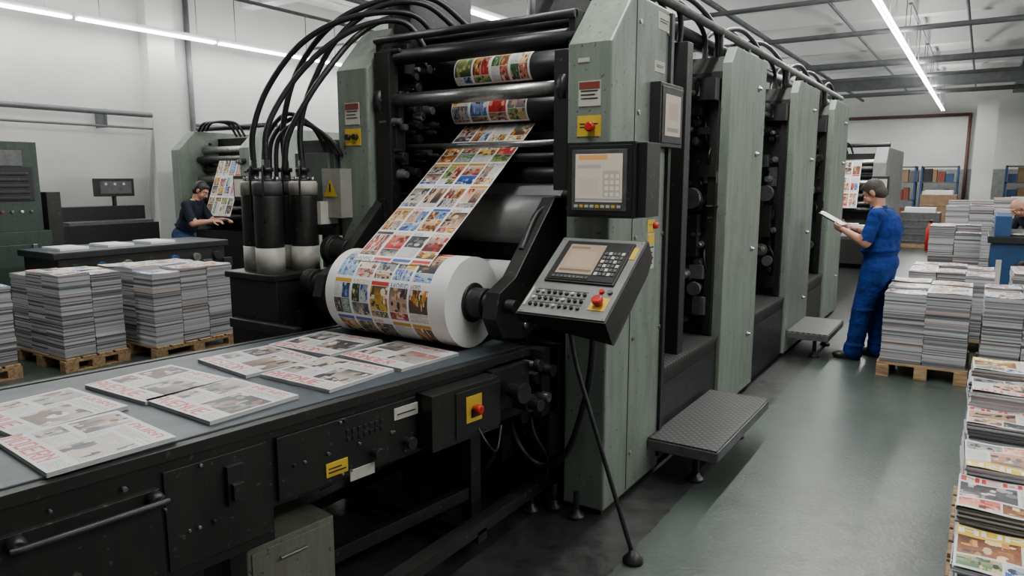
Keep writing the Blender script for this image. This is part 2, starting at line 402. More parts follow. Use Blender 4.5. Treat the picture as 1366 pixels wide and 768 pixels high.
# ------------------------------------------------------------------ room
WX0, WX1, WY0, WY1, CZ = -12.6, 5.0, -5.0, 32.0, 5.5
def one(name, *a, m=WALL):
    b = B(); b.box(*a, m); return b.obj(name)
one('floor', WX0-.2, WX1+.2, WY0-.2, WY1+.2, -.2, 0, m=FLOOR)
one('ceiling', WX0-.2, WX1+.2, WY0-.2, WY1+.2, CZ, CZ+.2, m=CEIL)
one('wall_left', WX0-.2, WX0, WY0, WY1, 0, CZ)
one('wall_right', WX1, WX1+.2, WY0, WY1, 0, CZ)
one('wall_back', WX0, WX1, WY1, WY1+.2, 0, CZ)
one('wall_front', WX0, WX1, WY0-.2, WY0, 0, CZ)
GW = mat('wall_dado_grey', (0.22, 0.23, 0.23), 0.7)
b = B(); b.box(WX0+.0, WX1, WY1-.03, WY1, 0.0, 2.1, GW); b.obj('trim_1')
b = B(); b.box(WX0, WX0+.05, WY0, WY1, 0, .12, GW); b.obj('baseboard_left')
for i, y in enumerate([1.4, 7.35, 13.3, 19.3, 25.3]):
    b = B(); b.box(WX0, WX0+.28, y, y+.5, 0, CZ, WALL); b.obj('wall_pilaster')
b = B(); b.box(-.35, .22, 27.6, 28.2, 0, CZ, WALL); b.obj('concrete_column')
b = B(); b.box(-5.9, -5.35, 21.6, 22.2, 0, CZ, WALL); b.obj('concrete_column')
for y in [5.5, 9.5, 13.5, 17.5, 21.5, 25.5, 29.5]:
    b = B(); b.box(WX0, WX1, y, y+.3, CZ-.4, CZ, CEIL); b.obj('ceiling_beam')
def pipe(p0, p1, r, name='ceiling_pipe', m=PIPE):
    b = B(); b.cyl(p0, p1, r, m); b.obj(name)
for y, z, r in ((11.2, 4.55, .03), (12.5, 4.5, .04), (15.6, 4.5, .05), (19.8, 4.5, .08), (22.6, 4.5, .05), (27, 4.5, .07)): pipe((WX0, y, z), (WX1, y, z), r)
b = B(); b.box(-8, WX1, 24, 24.5, 4.38, 4.66, PIPE); b.obj('ceiling_duct')
for x, z, r in ((-9.5, 4.85, .05), (1.6, 4.8, .10), (-4.2, 4.75, .05), (-.5, 4.9, .03), (-2.6, 4.9, .03), (-10.8, 4.75, .03)): pipe((x, 6, z), (x, 31.5, z), r)
b = B(); b.box(.6, .95, 8, 31.5, 4.75, 4.95, MGREY); b.obj('cable_tray')
b = B(); b.tube([(-8, 31.8, 4.1), (-.6, 31.8, 4.1)], .06, REDPIPE, sub=1); b.tube([(-.6, 31.8, 4.15), (-.6, 31.8, 0)], .06, REDPIPE, sub=1); b.obj('sprinkler_pipe')
b = B()
b.cyl((WX0+.33, -4, 2.85), (WX0+.33, 7.3, 2.85), .045, PIPE); b.cyl((WX0+.33, -4, 2.62), (WX0+.33, 7.3, 2.62), .02, PIPE)
b.cyl((WX0+.08, 8.25, 0), (WX0+.08, 8.25, CZ), .05, PIPE); b.cyl((WX0+.08, 8.3, 2.75), (WX0+.08, 20, 2.75), .03, PIPE)
for y in (2.5, 4.5, 6.5): b.box(WX0, WX0+.33, y, y+.03, 2.60, 2.9, PIPE)
b.obj('wall_conduit')
b = B(); b.box(WX0, WX0+.01, 5.2, 5.55, 1.95, 2.3, PAPERW)
for k in range(6): b.box(WX0+.01, WX0+.013, 5.24, 5.51, 2.0+k*.045, 2.01+k*.045, MGREY)
b.obj('wall_notice')

def light_row(x, ya, yb, z, power, seg=2.5, per=3, pf=1.0):
    y = ya
    while y+seg <= yb+.01:
        b = B()
        b.box(x-.02, x+.02, y+.03, y+seg-.03, z+.04, z+.10, PAPERW)
        b.cyl((x-.035, y+.05, z+.012), (x-.035, y+seg-.05, z+.012), .019, TUBE, 10); b.cyl((x+.035, y+.05, z+.012), (x+.035, y+seg-.05, z+.012), .019, TUBE, 10)
        b.cyl((x, y+.4, z+.1), (x, y+.4, 5.09), .008, PIPE, 8); b.cyl((x, y+seg-.4, z+.1), (x, y+seg-.4, 5.09), .008, PIPE, 8)
        b.box(x-.03, x+.03, y+.2, y+seg-.2, 5.05, 5.09, PIPE)
        b.obj('fluorescent_light')
        y += seg
    y = ya
    while y < yb-.5:
        l = min(seg*per, yb-y)
        for up in (0, 1):
            ld = bpy.data.lights.new('tube_light', 'AREA'); ld.shape = 'RECTANGLE'; ld.size = .14; ld.size_y = l; ld.color = (1.0, .985, .95)
            ld.energy = power*l/(seg*per)*(.30 if up else 1)
            lo = bpy.data.objects.new('fluorescent_light_source', ld); lo.location = (x, y+l/2, z+(.12 if up else -.01))
            if up: lo.rotation_euler = (math.pi, 0, 0)
            bpy.context.scene.collection.objects.link(lo)
        y += l
light_row(-1.45, 1, 31, 4.2, 215)
light_row(-6.6, 1, 31, 4.2, 180)
light_row(-12.0, 1, 31, 4.2, 80)
light_row(3.0, 1, 16, 4.2, 190)  # row out of view, added to light the right side

# ------------------------------------------------------------------ signs helper
def sign_y(b, x, y, z, w, h, bg, head=None, lines=3):
    b.box(x-w/2, x+w/2, y-.004, y, z-h/2, z+h/2, bg)
    if head: b.box(x-w/2+.004, x+w/2-.004, y-.006, y-.004, z+h/2-h*.32, z+h/2-.005, head)
    for k in range(lines):
        zz = z+h*.08-k*h*.15; b.box(x-w*.38, x+w*(.38-.12*(k % 2)), y-.006, y-.004, zz, zz+h*.045, BLACK)
def sign_x(b, x, y, z, w, h, bg, head=None, lines=3):
    b.box(x, x+.004, y-w/2, y+w/2, z-h/2, z+h/2, bg)
    if head: b.box(x+.004, x+.006, y-w/2+.004, y+w/2-.004, z+h/2-h*.32, z+h/2-.005, head)
    for k in range(lines):
        zz = z+h*.08-k*h*.15; b.box(x+.004, x+.006, y-w*.38, y+w*(.38-.12*(k % 2)), zz, zz+h*.045, BLACK)

# ------------------------------------------------------------------ main press
press = empty('printing_press')
XR, XRi, XL, XLi = -1.53, -1.77, -3.39, -3.13
b = B()
prof = [(3.22, .03), (3.98, .03), (3.98, 2.68), (3.47, 2.68), (3.22, 2.41)]
b.prismX(prof, XRi, XR, GREEN); b.prismX(prof, XL, XLi, GREEN)
b.obj('side_frames', press, .012)
b = B()
b.box(XRi+.02, XR-.02, 3.24, 3.96, 0, .03, BLACK)
for z in (.25, .9, 1.45, 2.1, 2.55):
    for y in (3.55, 3.93): b.cyl((XR, y, z), (XR+.008, y, z), .012, STEEL, 12)
b.box(XR, XR+.003, 3.5, 3.504, .05, 2.68, BLACK); b.box(XR, XR+.003, 3.22, 3.98, 1.925, 1.93, BLACK)
b.box(XR, XR+.02, 3.94, 3.98, .1, 2.66, DGREY)
sign_y(b, -1.645, 3.22, 2.17, .12, .12, CREAM, BROWNRED); sign_y(b, -1.645, 3.22, 2.015, .13, .10, YEL, None, 2)
b.lathe((-1.63, 3.214, 2.01), (0, -1, 0), [(0, .018), (.02, .018), (.02, .024), (.03, .024), (.035, .018)], RED, 16)
sign_x(b, XR, 3.86, 2.6, .16, .09, CREAM, None, 2); sign_x(b, XR, 3.82, 2.36, .14, .06, CREAM, None, 2)
sign_x(b, XR, 3.76, 1.36, .10, .20, CREAM, YEL, 4); sign_x(b, XR, 3.76, 1.5, .10, .07, YEL, None, 1)
b.lathe((XR, 3.80, 1.5), (1, 0, 0), [(0, .018), (.02, .018), (.03, .012)], RED, 14)
sign_x(b, XR, 3.72, 1.6, .12, .05, CREAM, None, 1)
sign_y(b, -3.26, 3.22, 2.15, .12, .13, CREAM, BROWNRED); sign_y(b, -3.26, 3.22, 2.01, .13, .10, YEL, None, 0)
for dx in (-.03, .03): b.cyl((-3.26+dx, 3.216, 2.01), (-3.26+dx, 3.19, 2.01), .018, BLACK, 14)
sign_y(b, -1.68, 3.22, 2.33, .06, .02, CREAM, None, 0)
b.obj('frame_signs_and_bolts', press)
b = B()
b.box(XR, XR+.06, 3.70, 4.04, 1.93, 2.27, DGREY); b.box(XR+.06, XR+.066, 3.72, 4.02, 1.95, 2.25, BLACK)
b.obj('side_monitor_housing', press, .008)
cs = np.full((20, 16, 3), .40)*np.array([1.0, .82, .68]); cs[2:4, 2:14] = (.2, .2, .2); cs[8:16, 3:13] *= .85
printed('side_monitor_screen', lambda U, V: np.stack([U*0+XR+.068, 3.755+U*.23, 1.99+V*.22], -1), cs, SCREEN, press)

def rough_parts(b, rng, x0, x1, y, z0, z1, n):
    for k in range(n):
        x = rng.uniform(x0+.05, x1-.05); z = rng.uniform(z0+.05, z1-.05); t = rng.random(); q = rng.choice([DGREY, MGREY, BLACK, BLACK, STEEL, DGREY])
        if t < .35: b.box(x-rng.uniform(.02, .07), x+rng.uniform(.02, .07), y-rng.uniform(.02, .1), y, z-rng.uniform(.02, .09), z+rng.uniform(.02, .09), q)
        elif t < .75:
            r = rng.uniform(.012, .045); l = rng.uniform(.03, .13); b.lathe((x, y, z), (0, -1, 0), [(0, r), (l*.7, r), (l*.7, r*.6), (l, r*.6)], q, 16)
        else:
            z2 = z+rng.uniform(-.3, .3); b.tube([(x, y, z), (x+.02, y-.07, (z+z2)/2), (x+rng.uniform(-.08, .08), y, z2)], .008, HOSE, 8, 6)
units = [(5.16, 6.10), (7.28, 8.32), (9.3, 10.35)]
b = B(); g = B()
rr = random.Random(3)
for (a, c) in units:
    b.prismX([(a, .03), (c, .03), (c, 2.62), (a+.1, 2.62), (a, 2.5)], -3.36, -1.60, BLACK)
    g.prismX([(a+.0, .04), (c, .04), (c, 2.68), (a+.10, 2.68), (a, 2.56)], -1.60, XR, GREEN)
    g.prismX([(a+.0, .04), (c, .04), (c, 2.68), (a+.10, 2.68), (a, 2.56)], -3.43, -3.36, GREEN)
    b.box(-1.66, -1.6, a-.04, a, .62, 2.5, BLACK); b.box(-2.05, -1.98, a-.10, a, .62, 2.45, BLACK)
    b.box(-2.05, -1.6, a-.14, a, 2.3, 2.45, DGREY)
    b.lathe((-1.8, a-.02, 2.38), (0, -1, 0), [(0, .09), (.14, .09), (.14, .06), (.2, .06)], BLACK, 20)
    b.lathe((-1.75, a, 1.62), (0, -1, 0), [(0, .05), (.1, .05), (.1, .075), (.16, .075)], STEEL, 20)
    b.lathe((-1.78, a, 1.07), (0, -1, 0), [(0, .06), (.08, .06), (.08, .04), (.2, .04)], STEEL, 20)
    b.lathe((-1.70, a, .97), (0, -1, 0), [(0, .03), (.12, .03), (.12, .05), (.15, .05)], MGREY, 16)
    b.box(-1.9, -1.7, a-.12, a, 1.2, 1.5, BLACK)
    sign_y(b, -1.76, a-.14, 2.36, .10, .06, CREAM, None, 2)
    rough_parts(b, rr, -2.05, -1.6, a, .65, 2.3, 66)
    for z in (2.45, 1.95, .5, 1.2):
        g.lathe((XR, (a+c)/2+.25, z), (1, 0, 0), [(0, .022), (.012, .022), (.012, .012), (.03, .012)], STEEL, 14)
gaps = [(3.98, 5.16), (6.10, 7.28), (8.32, 9.3)]
for (a, c) in gaps:
    b.box(-3.2, -1.56, a, c, .03, .58, BLACK)
    b.box(-3.2, -2.15, a, c, .58, 2.3, BLACK)
    b.box(-1.565, -1.55, a+.05, c-.05, .08, .5, DGREY)
    rough_parts(b, rr, -2.3, -1.9, c, .6, 2.3, 10)
    b.cyl((-2.1, a, 1.3), (-2.1, c, 1.3), .05, MGREY); b.cyl((-2.08, a, 2.0), (-2.08, c, 2.0), .035, DGREY); b.cyl((-1.75, a, 2.35), (-1.75, c, 2.35), .02, STEEL)
b.obj('unit_bodies', press, .006); g.obj('unit_side_panels', press, .012)
b = B()
for (a, c) in gaps: b.box(-2.15, -1.55, a, c, .58, .61, TREAD)
b.obj('service_treads', press)
for (a, c, z, xo) in [(3.80, 4.95, .25, -1.12), (7.35, 8.25, .25, -1.14)]:
    b = B()
    b.box(-1.525, xo, a, c, z-.02, z+.012, TREAD); b.box(xo-.02, xo+.005, a, c, z-.06, z+.0, MGREY); b.box(-1.525, xo+.005, a-.004, a+.02, z-.06, z, MGREY); b.box(-1.525, xo+.005, c-.02, c, z-.06, z, MGREY)
    for y in (a+.15, c-.15):
        b.cyl((-1.28, y, .02), (-1.28, y, z-.02), .018, DGREY, 12); b.lathe((-1.28, y, 0), (0, 0, 1), [(0, .05), (.015, .05), (.03, .03), (.05, .02)], DGREY, 16)
        b.box(-1.525, xo-.03, y-.02, y+.02, z-.07, z-.02, BLACK)
    b.obj('access_step', press, .003)
b = B()
b.cyl((-1.66, 3.6, 2.80), (-1.66, 10.5, 2.80), .028, MGREY); b.cyl((-1.85, 3.5, 2.76), (-1.85, 10.5, 2.76), .05, DGREY); b.cyl((-2.3, 3.6, 2.95), (-2.3, 10.4, 2.95), .03, MGREY)
for y in (3.75, 5.3, 6.0, 7.4, 8.2, 9.4, 10.2): b.cyl((-1.66, y, 2.62), (-1.66, y, 2.8), .018, MGREY, 12); b.cyl((-2.3, y, 2.55), (-2.3, y, 2.95), .018, MGREY, 12)
for (a, c) in [(3.7, 4.6), (4.2, 5.35), (5.5, 6.6), (6.1, 7.45), (7.7, 8.7), (8.2, 9.5), (9.6, 10.2)]:
    for dx in (0, .09): b.tube([(-1.75-dx, a, 2.64), (-1.74-dx, a+.04, 2.83), (-1.72-dx, (a+c)/2, 2.93), (-1.7-dx, c-.05, 2.8), (-1.72-dx, c, 2.5)], .019, HOSE, 10, 8)
b.obj('overhead_hoses', press)
b = B()
def roll(y, z, r, m, x0=XLi, x1=XRi, seg=40): b.cyl((x0, y, z), (x1, y, z), r, m, seg)
roll(3.72, 2.175, .088, ROLLK); roll(3.75, 2.41, .088, ROLLK)
roll(3.34, 2.47, .045, ROLLK); roll(3.30, 2.575, .022, DGREY); roll(3.55, 2.60, .03, ROLLK)
roll(4.02, 1.93, .13, ROLLK); roll(4.1, 1.62, .14, ROLLK); roll(3.98, 2.3, .05, DGREY); roll(4.2, 2.5, .07, DGREY)
roll(3.32, 2.22, .040, STEEL, -3.05, -1.85)
for x, d in ((-3.13, 1), (-1.77, -1)):
    b.lathe((x, 3.32, 2.22), (d, 0, 0), [(0, .03), (.03, .03), (.03, .085), (.07, .085), (.07, .06), (.10, .06)], DGREY, 24)
    for k in range(6):
        an = k*math.pi/3; b.cyl((x+d*.07, 3.32+.07*math.cos(an), 2.22+.07*math.sin(an)), (x+d*.08, 3.32+.07*math.cos(an), 2.22+.07*math.sin(an)), .008, STEEL, 8)
roll(3.62, 1.52, .145, LGREY, -3.05, -2.05); roll(3.62, 1.52, .05, DGREY)
b.lathe((-2.05, 3.62, 1.52), (1, 0, 0), [(0, .09), (.03, .09), (.03, .075), (.09, .075), (.09, .045), (.14, .045)], DGREY, 28)
roll(3.9, 1.30, .14, MGREY, -3.1, -1.8); roll(3.45, 1.2, .09, PAPERW, -2.95, -2.1); roll(3.45, 1.2, .03, DGREY)
roll(3.75, 1.78, .05, DGREY); roll(3.42, 1.95, .018, STEEL); roll(3.55, 1.88, .025, DGREY)
b.obj('rollers', press)
b = B()
b.box(XLi, -1.6, 4.45, 4.55, .2, 2.6, BLACK); b.box(XLi, -1.77, 3.7, 4.45, .2, 1.0, BLACK); b.box(XLi, -1.77, 3.9, 4.4, 2.56, 2.66, BLACK)
b.box(XLi, XLi+.05, 3.3, 4.45, 1.0, 2.6, BLACK); b.box(XRi-.04, XRi, 3.3, 4.45, 1.0, 2.6, BLACK)
rp = random.Random(11)
for k in range(60):
    y = rp.uniform(3.28, 3.7); z = rp.uniform(1.3, 2.55); r = rp.uniform(.012, .05); q = rp.choice([DGREY, BLACK, MGREY, DGREY])
    b.lathe((XLi+.05, y, z), (1, 0, 0), [(0, r), (rp.uniform(.02, .12), r), (.13, r*.6), (.15, r*.6)], q, 14)
for k in range(18):
    y = rp.uniform(3.24, 3.6); z = rp.uniform(1.3, 2.5); b.box(XLi+.04, XLi+.04+rp.uniform(.04, .14), y, y+rp.uniform(.03, .1), z, z+rp.uniform(.03, .2), rp.choice([BLACK, DGREY]))
for k in range(14):
    z = 1.05+k*.11; b.cyl((XLi, 4.3, z), (XRi, 4.3, z), .02, DGREY, 10)
b.box(XLi+.02, XLi+.14, 3.26, 3.34, 1.3, 2.5, BLACK); b.box(-1.87, -1.79, 3.26, 3.34, 1.7, 2.4, BLACK)
b.box(-3.12, -2.98, 3.45, 3.9, 2.55, 2.85, BLACK); b.box(-3.3, -3.0, 3.6, 4.1, 2.68, 2.95, DGREY); b.box(-2.5, -1.95, 4.05, 4.35, 2.66, 2.95, MGREY)
b.box(XLi-.1, -1.9, 4.0, 4.2, 2.66, 2.74, BLACK)
b.obj('head_internals', press, .004)
b = B()
arm = [(3.30, 1.66), (3.52, 1.66), (3.56, 1.45), (3.12, 1.00), (2.98, .96), (2.80, 1.0), (2.74, 1.10), (2.78, 1.22), (2.92, 1.28)]
b.prismX(arm, -1.96, -1.88, BLACK); b.prismX(arm, -3.14, -3.07, BLACK)
b.prismX([(3.2, 1.0), (3.56, 1.0), (3.56, 1.5), (3.45, 1.5)], -1.95, -1.8, BLACK); b.prismX([(3.2, 1.0), (3.7, 1.0), (3.7, 1.6), (3.5, 1.6)], -3.38, -3.12, BLACK)
CY, CZR, RR_ = 2.85, 1.148, .228
RX0, RX1 = -2.90, -2.09
b.lathe((RX1, CY, CZR), (1, 0, 0), [(0, .10), (.012, .10), (.012, .075), (.09, .078), (.09, .055), (.13, .055), (.13, .035), (.26, .035)], DGREY, 32)
b.lathe((RX0, CY, CZR), (-1, 0, 0), [(0, .10), (.02, .10), (.02, .075), (.10, .075), (.10, .035), (.28, .035)], DGREY, 32)
b.lathe((-1.95, CY, CZR), (-1, 0, 0), [(0, .06), (.03, .06), (.03, .045), (.04, .045)], BLACK, 24)
b.lathe((-3.14, 3.05, 1.33), (-1, 0, 0), [(0, .07), (.12, .07), (.12, .09), (.17, .09), (.17, .04), (.2, .04)], BLACK, 24)
b.lathe((-3.14, 2.9, 1.15), (-1, 0, 0), [(0, .05), (.12, .05), (.12, .08), (.2, .08)], DGREY, 24)
for yy, zz in ((3.42, 1.6), (3.3, 1.35), (3.15, 1.2), (3.0, 1.03)):
    b.cyl((-1.88, yy, zz), (-1.865, yy, zz), .016, STEEL, 12); b.cyl((-3.07, yy, zz), (-3.05, yy, zz), .016, STEEL, 12)
b.tube([(-1.92, 3.3, 1.62), (-1.94, 3.2, 1.56), (-1.93, 3.05, 1.4)], .02, BLACK)
b.box(-3.14, -1.88, 3.3, 3.36, 1.02, 1.08, BLACK)
b.obj('reel_arms', press, .005)
# paper reel
rng = np.random.RandomState(21)
WXa, WXb = -2.775, -2.255
dx_ = .0026; nw = int((WXb-WXa)/dx_); PW = nw//4; PH = 78
nv, nu = 546, int((RX1-RX0)/dx_)
cols = np.full((nv, nu, 3), .68)
i0 = int((WXa-RX0)/dx_)-PW//2
cols[:, i0:i0+5*PW] = sheet(nv, 5*PW, PH, PW, rng)
def reelpos(U, V):
    an = V*2*math.pi
    return np.stack([RX0+U*(RX1-RX0), CY+RR_*np.cos(an), CZR+RR_*np.sin(an)], -1)
printed('reel_surface', reelpos, cols, PRINT, press)
b = B()
for x, d in ((RX1, 1), (RX0, -1)):
    vs = []; fs = []
    rad = [.06]+[.08+k*.0243 for k in range(6)]+[RR_]
    for k, r in enumerate(rad):
        for i in range(64): an = 2*math.pi*i/64; vs.append((x, CY+r*math.cos(an), CZR+r*math.sin(an)))
    for k in range(len(rad)-1):
        for i in range(64):
            j = (i+1) % 64; f = (k*64+i, k*64+j, (k+1)*64+j, (k+1)*64+i); fs.append(f if d < 0 else f[::-1])
    b.add(vs, fs, PAPERW)
b.obj('reel_ends', press)
phi = math.radians(37); dY, dZ = math.cos(phi), math.sin(phi)
ty, tz = CY-(RR_+.003)*dZ, CZR+(RR_+.003)*dY
Lw = 1.50
cols = sheet(560, nw, PH, PW, rng)[::-1]
printed('paper_web', lambda U, V: np.stack([WXa+U*(WXb-WXa), ty+V*Lw*dY, tz+V*Lw*dZ-.012*np.sin(V*math.pi)], -1), cols, PRINT, press)
for cy_, cz_, nm in ((3.72, 2.175, 'wrapped_web_lower'), (3.75, 2.41, 'wrapped_web_upper')):
    cols = sheet(84, nw, 84, PW, rng)[::-1]
    printed(nm, lambda U, V: np.stack([WXa-.04+U*(WXb-WXa+.03), cy_-.091*np.cos((V-.42)*2.4), cz_+.091*np.sin((V-.42)*2.4)], -1), cols, PRINT, press)
cols = np.full((8, 8, 3), .50)
printed('return_web', lambda U, V: np.stack([-2.85+U*.80, 3.66+V*.14, 1.66+V*.13], -1), cols, PRINT, press)
printed('inner_web', lambda U, V: np.stack([-2.85+U*.75, 3.40+V*.02, 1.02+V*.2], -1), cols, PRINT, press)

b = B()
b.box(-2.75, -1.80, 3.12, 3.7, .30, .90, BLACK); b.box(-1.95, -1.8, 3.04, 3.2, .55, .9, DGREY); b.box(-3.1, -2.0, 3.05, 3.12, .86, .96, BLACK)
b.lathe((-2.15, 3.02, .76), (1, 0, 0), [(0, .05), (.08, .05), (.08, .035), (.16, .035), (.16, .055), (.20, .055), (.20, .03), (.34, .03)], DGREY, 24)
b.lathe((-2.1, 2.96, .66), (1, 0, 0), [(0, .055), (.14, .055), (.14, .03), (.25, .03)], BLACK, 24)
b.lathe((-2.0, 3.0, .56), (1, 0, 0), [(0, .03), (.1, .03), (.1, .045), (.13, .045)], DGREY, 20)
b.cyl((-1.84, 3.06, .80), (-1.74, 3.06, .80), .03, DGREY); b.cyl((-1.84, 3.05, .66), (-1.76, 3.05, .66), .025, STEEL)
b.cyl((-1.95, 2.98, .84), (-1.78, 2.98, .84), .018, STEEL); b.cyl((-1.80, 2.98, .84), (-1.77, 2.98, .84), .03, DGREY)
b.box(-2.05, -1.98, 2.95, 3.12, .3, .9, BLACK)
rough_parts(b, random.Random(8), -2.6, -1.8, 3.12, .32, .88, 26)
b.tube([(-2.0, 3.02, .72), (-1.99, 3.05, .48), (-1.92, 3.06, .33), (-1.79, 3.07, .28), (-1.66, 3.08, .40), (-1.57, 3.09, .7), (-1.545, 3.1, .95), (-1.55, 3.08, 1.12)], .017, HOSE, 12)
b.tube([(-2.05, 3.02, .6), (-2.02, 2.98, .4), (-2.1, 2.9, .22), (-2.3, 2.85, .2), (-2.5, 2.9, .35)], .012, HOSE)
b.tube([(-1.9, 3.08, .6), (-1.85, 3.05, .45), (-1.8, 3.1, .3), (-1.86, 3.12, .12), (-2.1, 3.1, .05)], .01, HOSE)
b.tube([(-2.12, 2.85, .62), (-2.05, 2.8, .42), (-2.07, 2.8, .30)], .006, HOSE); b.cyl((-2.07, 2.8, .24), (-2.07, 2.8, .31), .012, CREAM, 12)
b.box(-3.2, -1.85, 2.55, 2.62, .06, .12, BLACK); b.box(-1.92, -1.85, 1.5, 3.25, .10, .16, BLACK); b.box(-2.75, -2.68, 1.5, 3.2, .10, .16, BLACK)
b.box(-3.2, -1.8, 3.15, 3.25, .04, .14, BLACK)
for x, y in ((-1.885, 3.08), (-1.885, 2.0), (-2.7, 2.1), (-1.80, 3.18), (-2.7, 3.0), (-1.65, 3.15)):
    b.cyl((x, y, .02), (x, y, .14), .016, DGREY, 12); b.lathe((x, y, 0), (0, 0, 1), [(0, .045), (.015, .045), (.03, .025), (.05, .02)], DGREY, 18)
for x in (-2.9, -2.05): b.box(x, x+.07, 3.14, 3.2, .1, .9, BLACK)
b.obj('infeed_base', press, .004)

# operator console
console = empty('control_console')
o = Vector((-1.715, 2.66, 1.163)); u = Vector((1, 0, 0)); v = Vector((0, .819, .573)).normalized(); n = u.cross(v)
MC = Matrix(((u.x, v.x, n.x, o.x), (u.y, v.y, n.y, o.y), (u.z, v.z, n.z, o.z), (0, 0, 0, 1)))
CONS = mat('console_grey', (0.19, 0.195, 0.185), 0.45, 0.1, .25)
b = B(); b.M = MC
b.add([(0, 0, -.05), (.445, 0, -.13), (.445, .54, -.10), (0, .54, -.05), (0, 0, 0), (.445, 0, 0), (.445, .54, 0), (0, .54, 0), (.03, .05, -.12), (.425, .04, -.18), (.415, .5, -.18), (.03, .5, -.12)],
      [(4, 5, 6, 7), (0, 1, 5, 4), (1, 2, 6, 5), (2, 3, 7, 6), (3, 0, 4, 7), (0, 8, 9, 1), (1, 9, 10, 2), (2, 10, 11, 3), (3, 11, 8, 0), (8, 11, 10, 9)], BLACK)
b.box(.008, .437, .008, .532, 0, .006, CONS)
b.box(.05, .40, .215, .50, .006, .016, BLACK)
b.box(.06, .39, .225, .49, .016, .02, DGREY)
for r in range(6):
    for c in range(5): b.box(.282+c*.021, .297+c*.021, .265+r*.028, .284+r*.028, .02, .024, MGREY if (r+c) % 3 else CREAM)
for c in range(9): b.box(.08+c*.021, .096+c*.021, .235, .250, .02, .024, MGREY)
for r in range(3):
    for c in range(9): b.lathe((.05+c*.030, .06+r*.042, .006), (0, 0, 1), [(0, .009), (.010, .009), (.012, .006)], [BLACK, MGREY, BLACK, CREAM, BLACK][(r*3+c*2) % 5], 12)
for r in range(3): b.box(.04, .30, .078+r*.042, .082+r*.042, .006, .007, BLACK)
b.box(.015, .026, .05, .17, .006, .01, CREAM)
b.box(.335, .415, .06, .14, .006, .009, YEL)
b.lathe((.375, .10, .009), (0, 0, 1), [(0, .018), (.02, .018), (.02, .026), (.032, .026), (.038, .018)], RED, 24)
b.lathe((.36, .175, .006), (0, 0, 1), [(0, .012), (.012, .012)], RED, 14); b.lathe((.40, .175, .006), (0, 0, 1), [(0, .012), (.012, .012)], MGREY, 14)
b.box(.40, .425, .40, .48, .006, .009, YEL)
for x in (.02, .425):
    for y in (.02, .52): b.cyl((x, y, .006), (x, y, .009), .006, STEEL, 10)
b.M = Matrix.Identity(4)
b.box(-1.68, -1.56, 3.08, 3.215, 1.22, 1.33, BLACK)
b.obj('housing', console, .004)
sc = np.full((26, 34, 3), 1.0)*np.array([.26, .20, .145]); sc[2:4, 2:32] *= .5; sc[6:20, 4:30] *= (1.15); sc[22:24, 2:20] *= .6
def csc(U, V):
    p = np.stack([.085+U*.185, .265+V*.205, np.full_like(U, .0215)], -1).reshape(-1, 3)
    A = np.array(MC)
    return (p @ A[:3, :3].T+A[:3, 3])
printed('screen', csc, sc, SCREEN, console)
b = B()
b.tube([(-1.60, 2.98, 1.20), (-1.60, 2.96, 1.08), (-1.56, 2.95, .9), (-1.50, 2.94, .74), (-1.22, 2.9, .03)], .011, DGREY, 10, 10)
b.lathe((-1.22, 2.9, 0), (0, 0, 1), [(0, .048), (.018, .048), (.035, .03), (.06, .014)], DGREY, 20)
b.tube([(-1.64, 3.02, 1.22), (-1.62, 2.98, 1.08), (-1.54, 2.97, 1.04), (-1.47, 3.0, 1.1), (-1.48, 3.04, 1.2)], .014, HOSE)
b.obj('support_stand', console)

hmi = empty('operator_monitor')
b = B()
b.box(-1.70, -1.345, 3.10, 3.215, 1.575, 1.93, DGREY); b.box(-1.685, -1.36, 3.09, 3.10, 1.59, 1.915, BLACK)
b.box(-1.38, -1.30, 3.13, 3.29, 1.58, 1.925, BLACK)
b.box(-1.665, -1.38, 3.084, 3.09, 1.61, 1.895, MGREY)
for k in range(9): b.box(-1.65+k*.028, -1.63+k*.028, 3.08, 3.084, 1.622, 1.636, [CREAM, YEL, CREAM][k % 3])
b.obj('housing', hmi, .006)
sc = np.full((40, 44, 3), 1.0)*np.array([.50, .44, .36]); sc[35:39, 3:30] = (.6, .28, .09); sc[28:31, 2:24] = (.35, .32, .3); sc[4:26, 26:42] = (.36, .33, .28)
for k in range(4):
    for j in range(3): sc[5+k*5:8+k*5, 28+j*5:31+j*5] = (.55, .52, .45)
sc[6:20, 3:22] *= .93; sc[1:3, :] = (.25, .25, .25)
printed('screen', lambda U, V: np.stack([-1.645+U*.245, U*0+3.0825, 1.65+V*.225], -1), sc, SCREEN, hmi)

# ------------------------------------------------------------------ delivery conveyor
conv = empty('delivery_conveyor')
an = math.radians(-7.5)
MV = Matrix.Translation((-2.18, .784, 0)) @ Matrix.Rotation(an, 4, 'Z')
BZ = .918
b = B(); b.M = MV
S0, S1 = -2.2, 2.26
b.box(-1.11, -.015, S0, S1, BZ-.02, BZ, BELT)
b.obj('belt', conv, .003)
b = B(); b.M = MV
b.box(-.012, .03, S0, S1, BZ-.045, BZ-.006, BLACK); b.box(-1.15, -1.115, S0, S1, BZ-.06, BZ+.004, BLACK)
b.box(-1.1, -.02, S0, S1, BZ-.12, BZ-.03, BLACK)
b.box(-.02, .02, S0, .80, .46, BZ-.045, BLACK); b.box(-.02, .012, .80, S1-.25, .58, BZ-.045, BLACK); b.box(-1.14, -1.11, S0, S1, .55, BZ-.05, BLACK)
b.box(-.9, -.1, S0, .75, .50, .60, BLACK)
b.box(.012, .03, .82, 1.48, .60, .84, BLACK); b.box(.02, .03, .42, .78, .50, .84, BLACK); b.box(.02, .045, -.35, .40, .50, .80, BLACK); b.box(.02, .035, -1.5, -.42, .47, .85, BLACK)
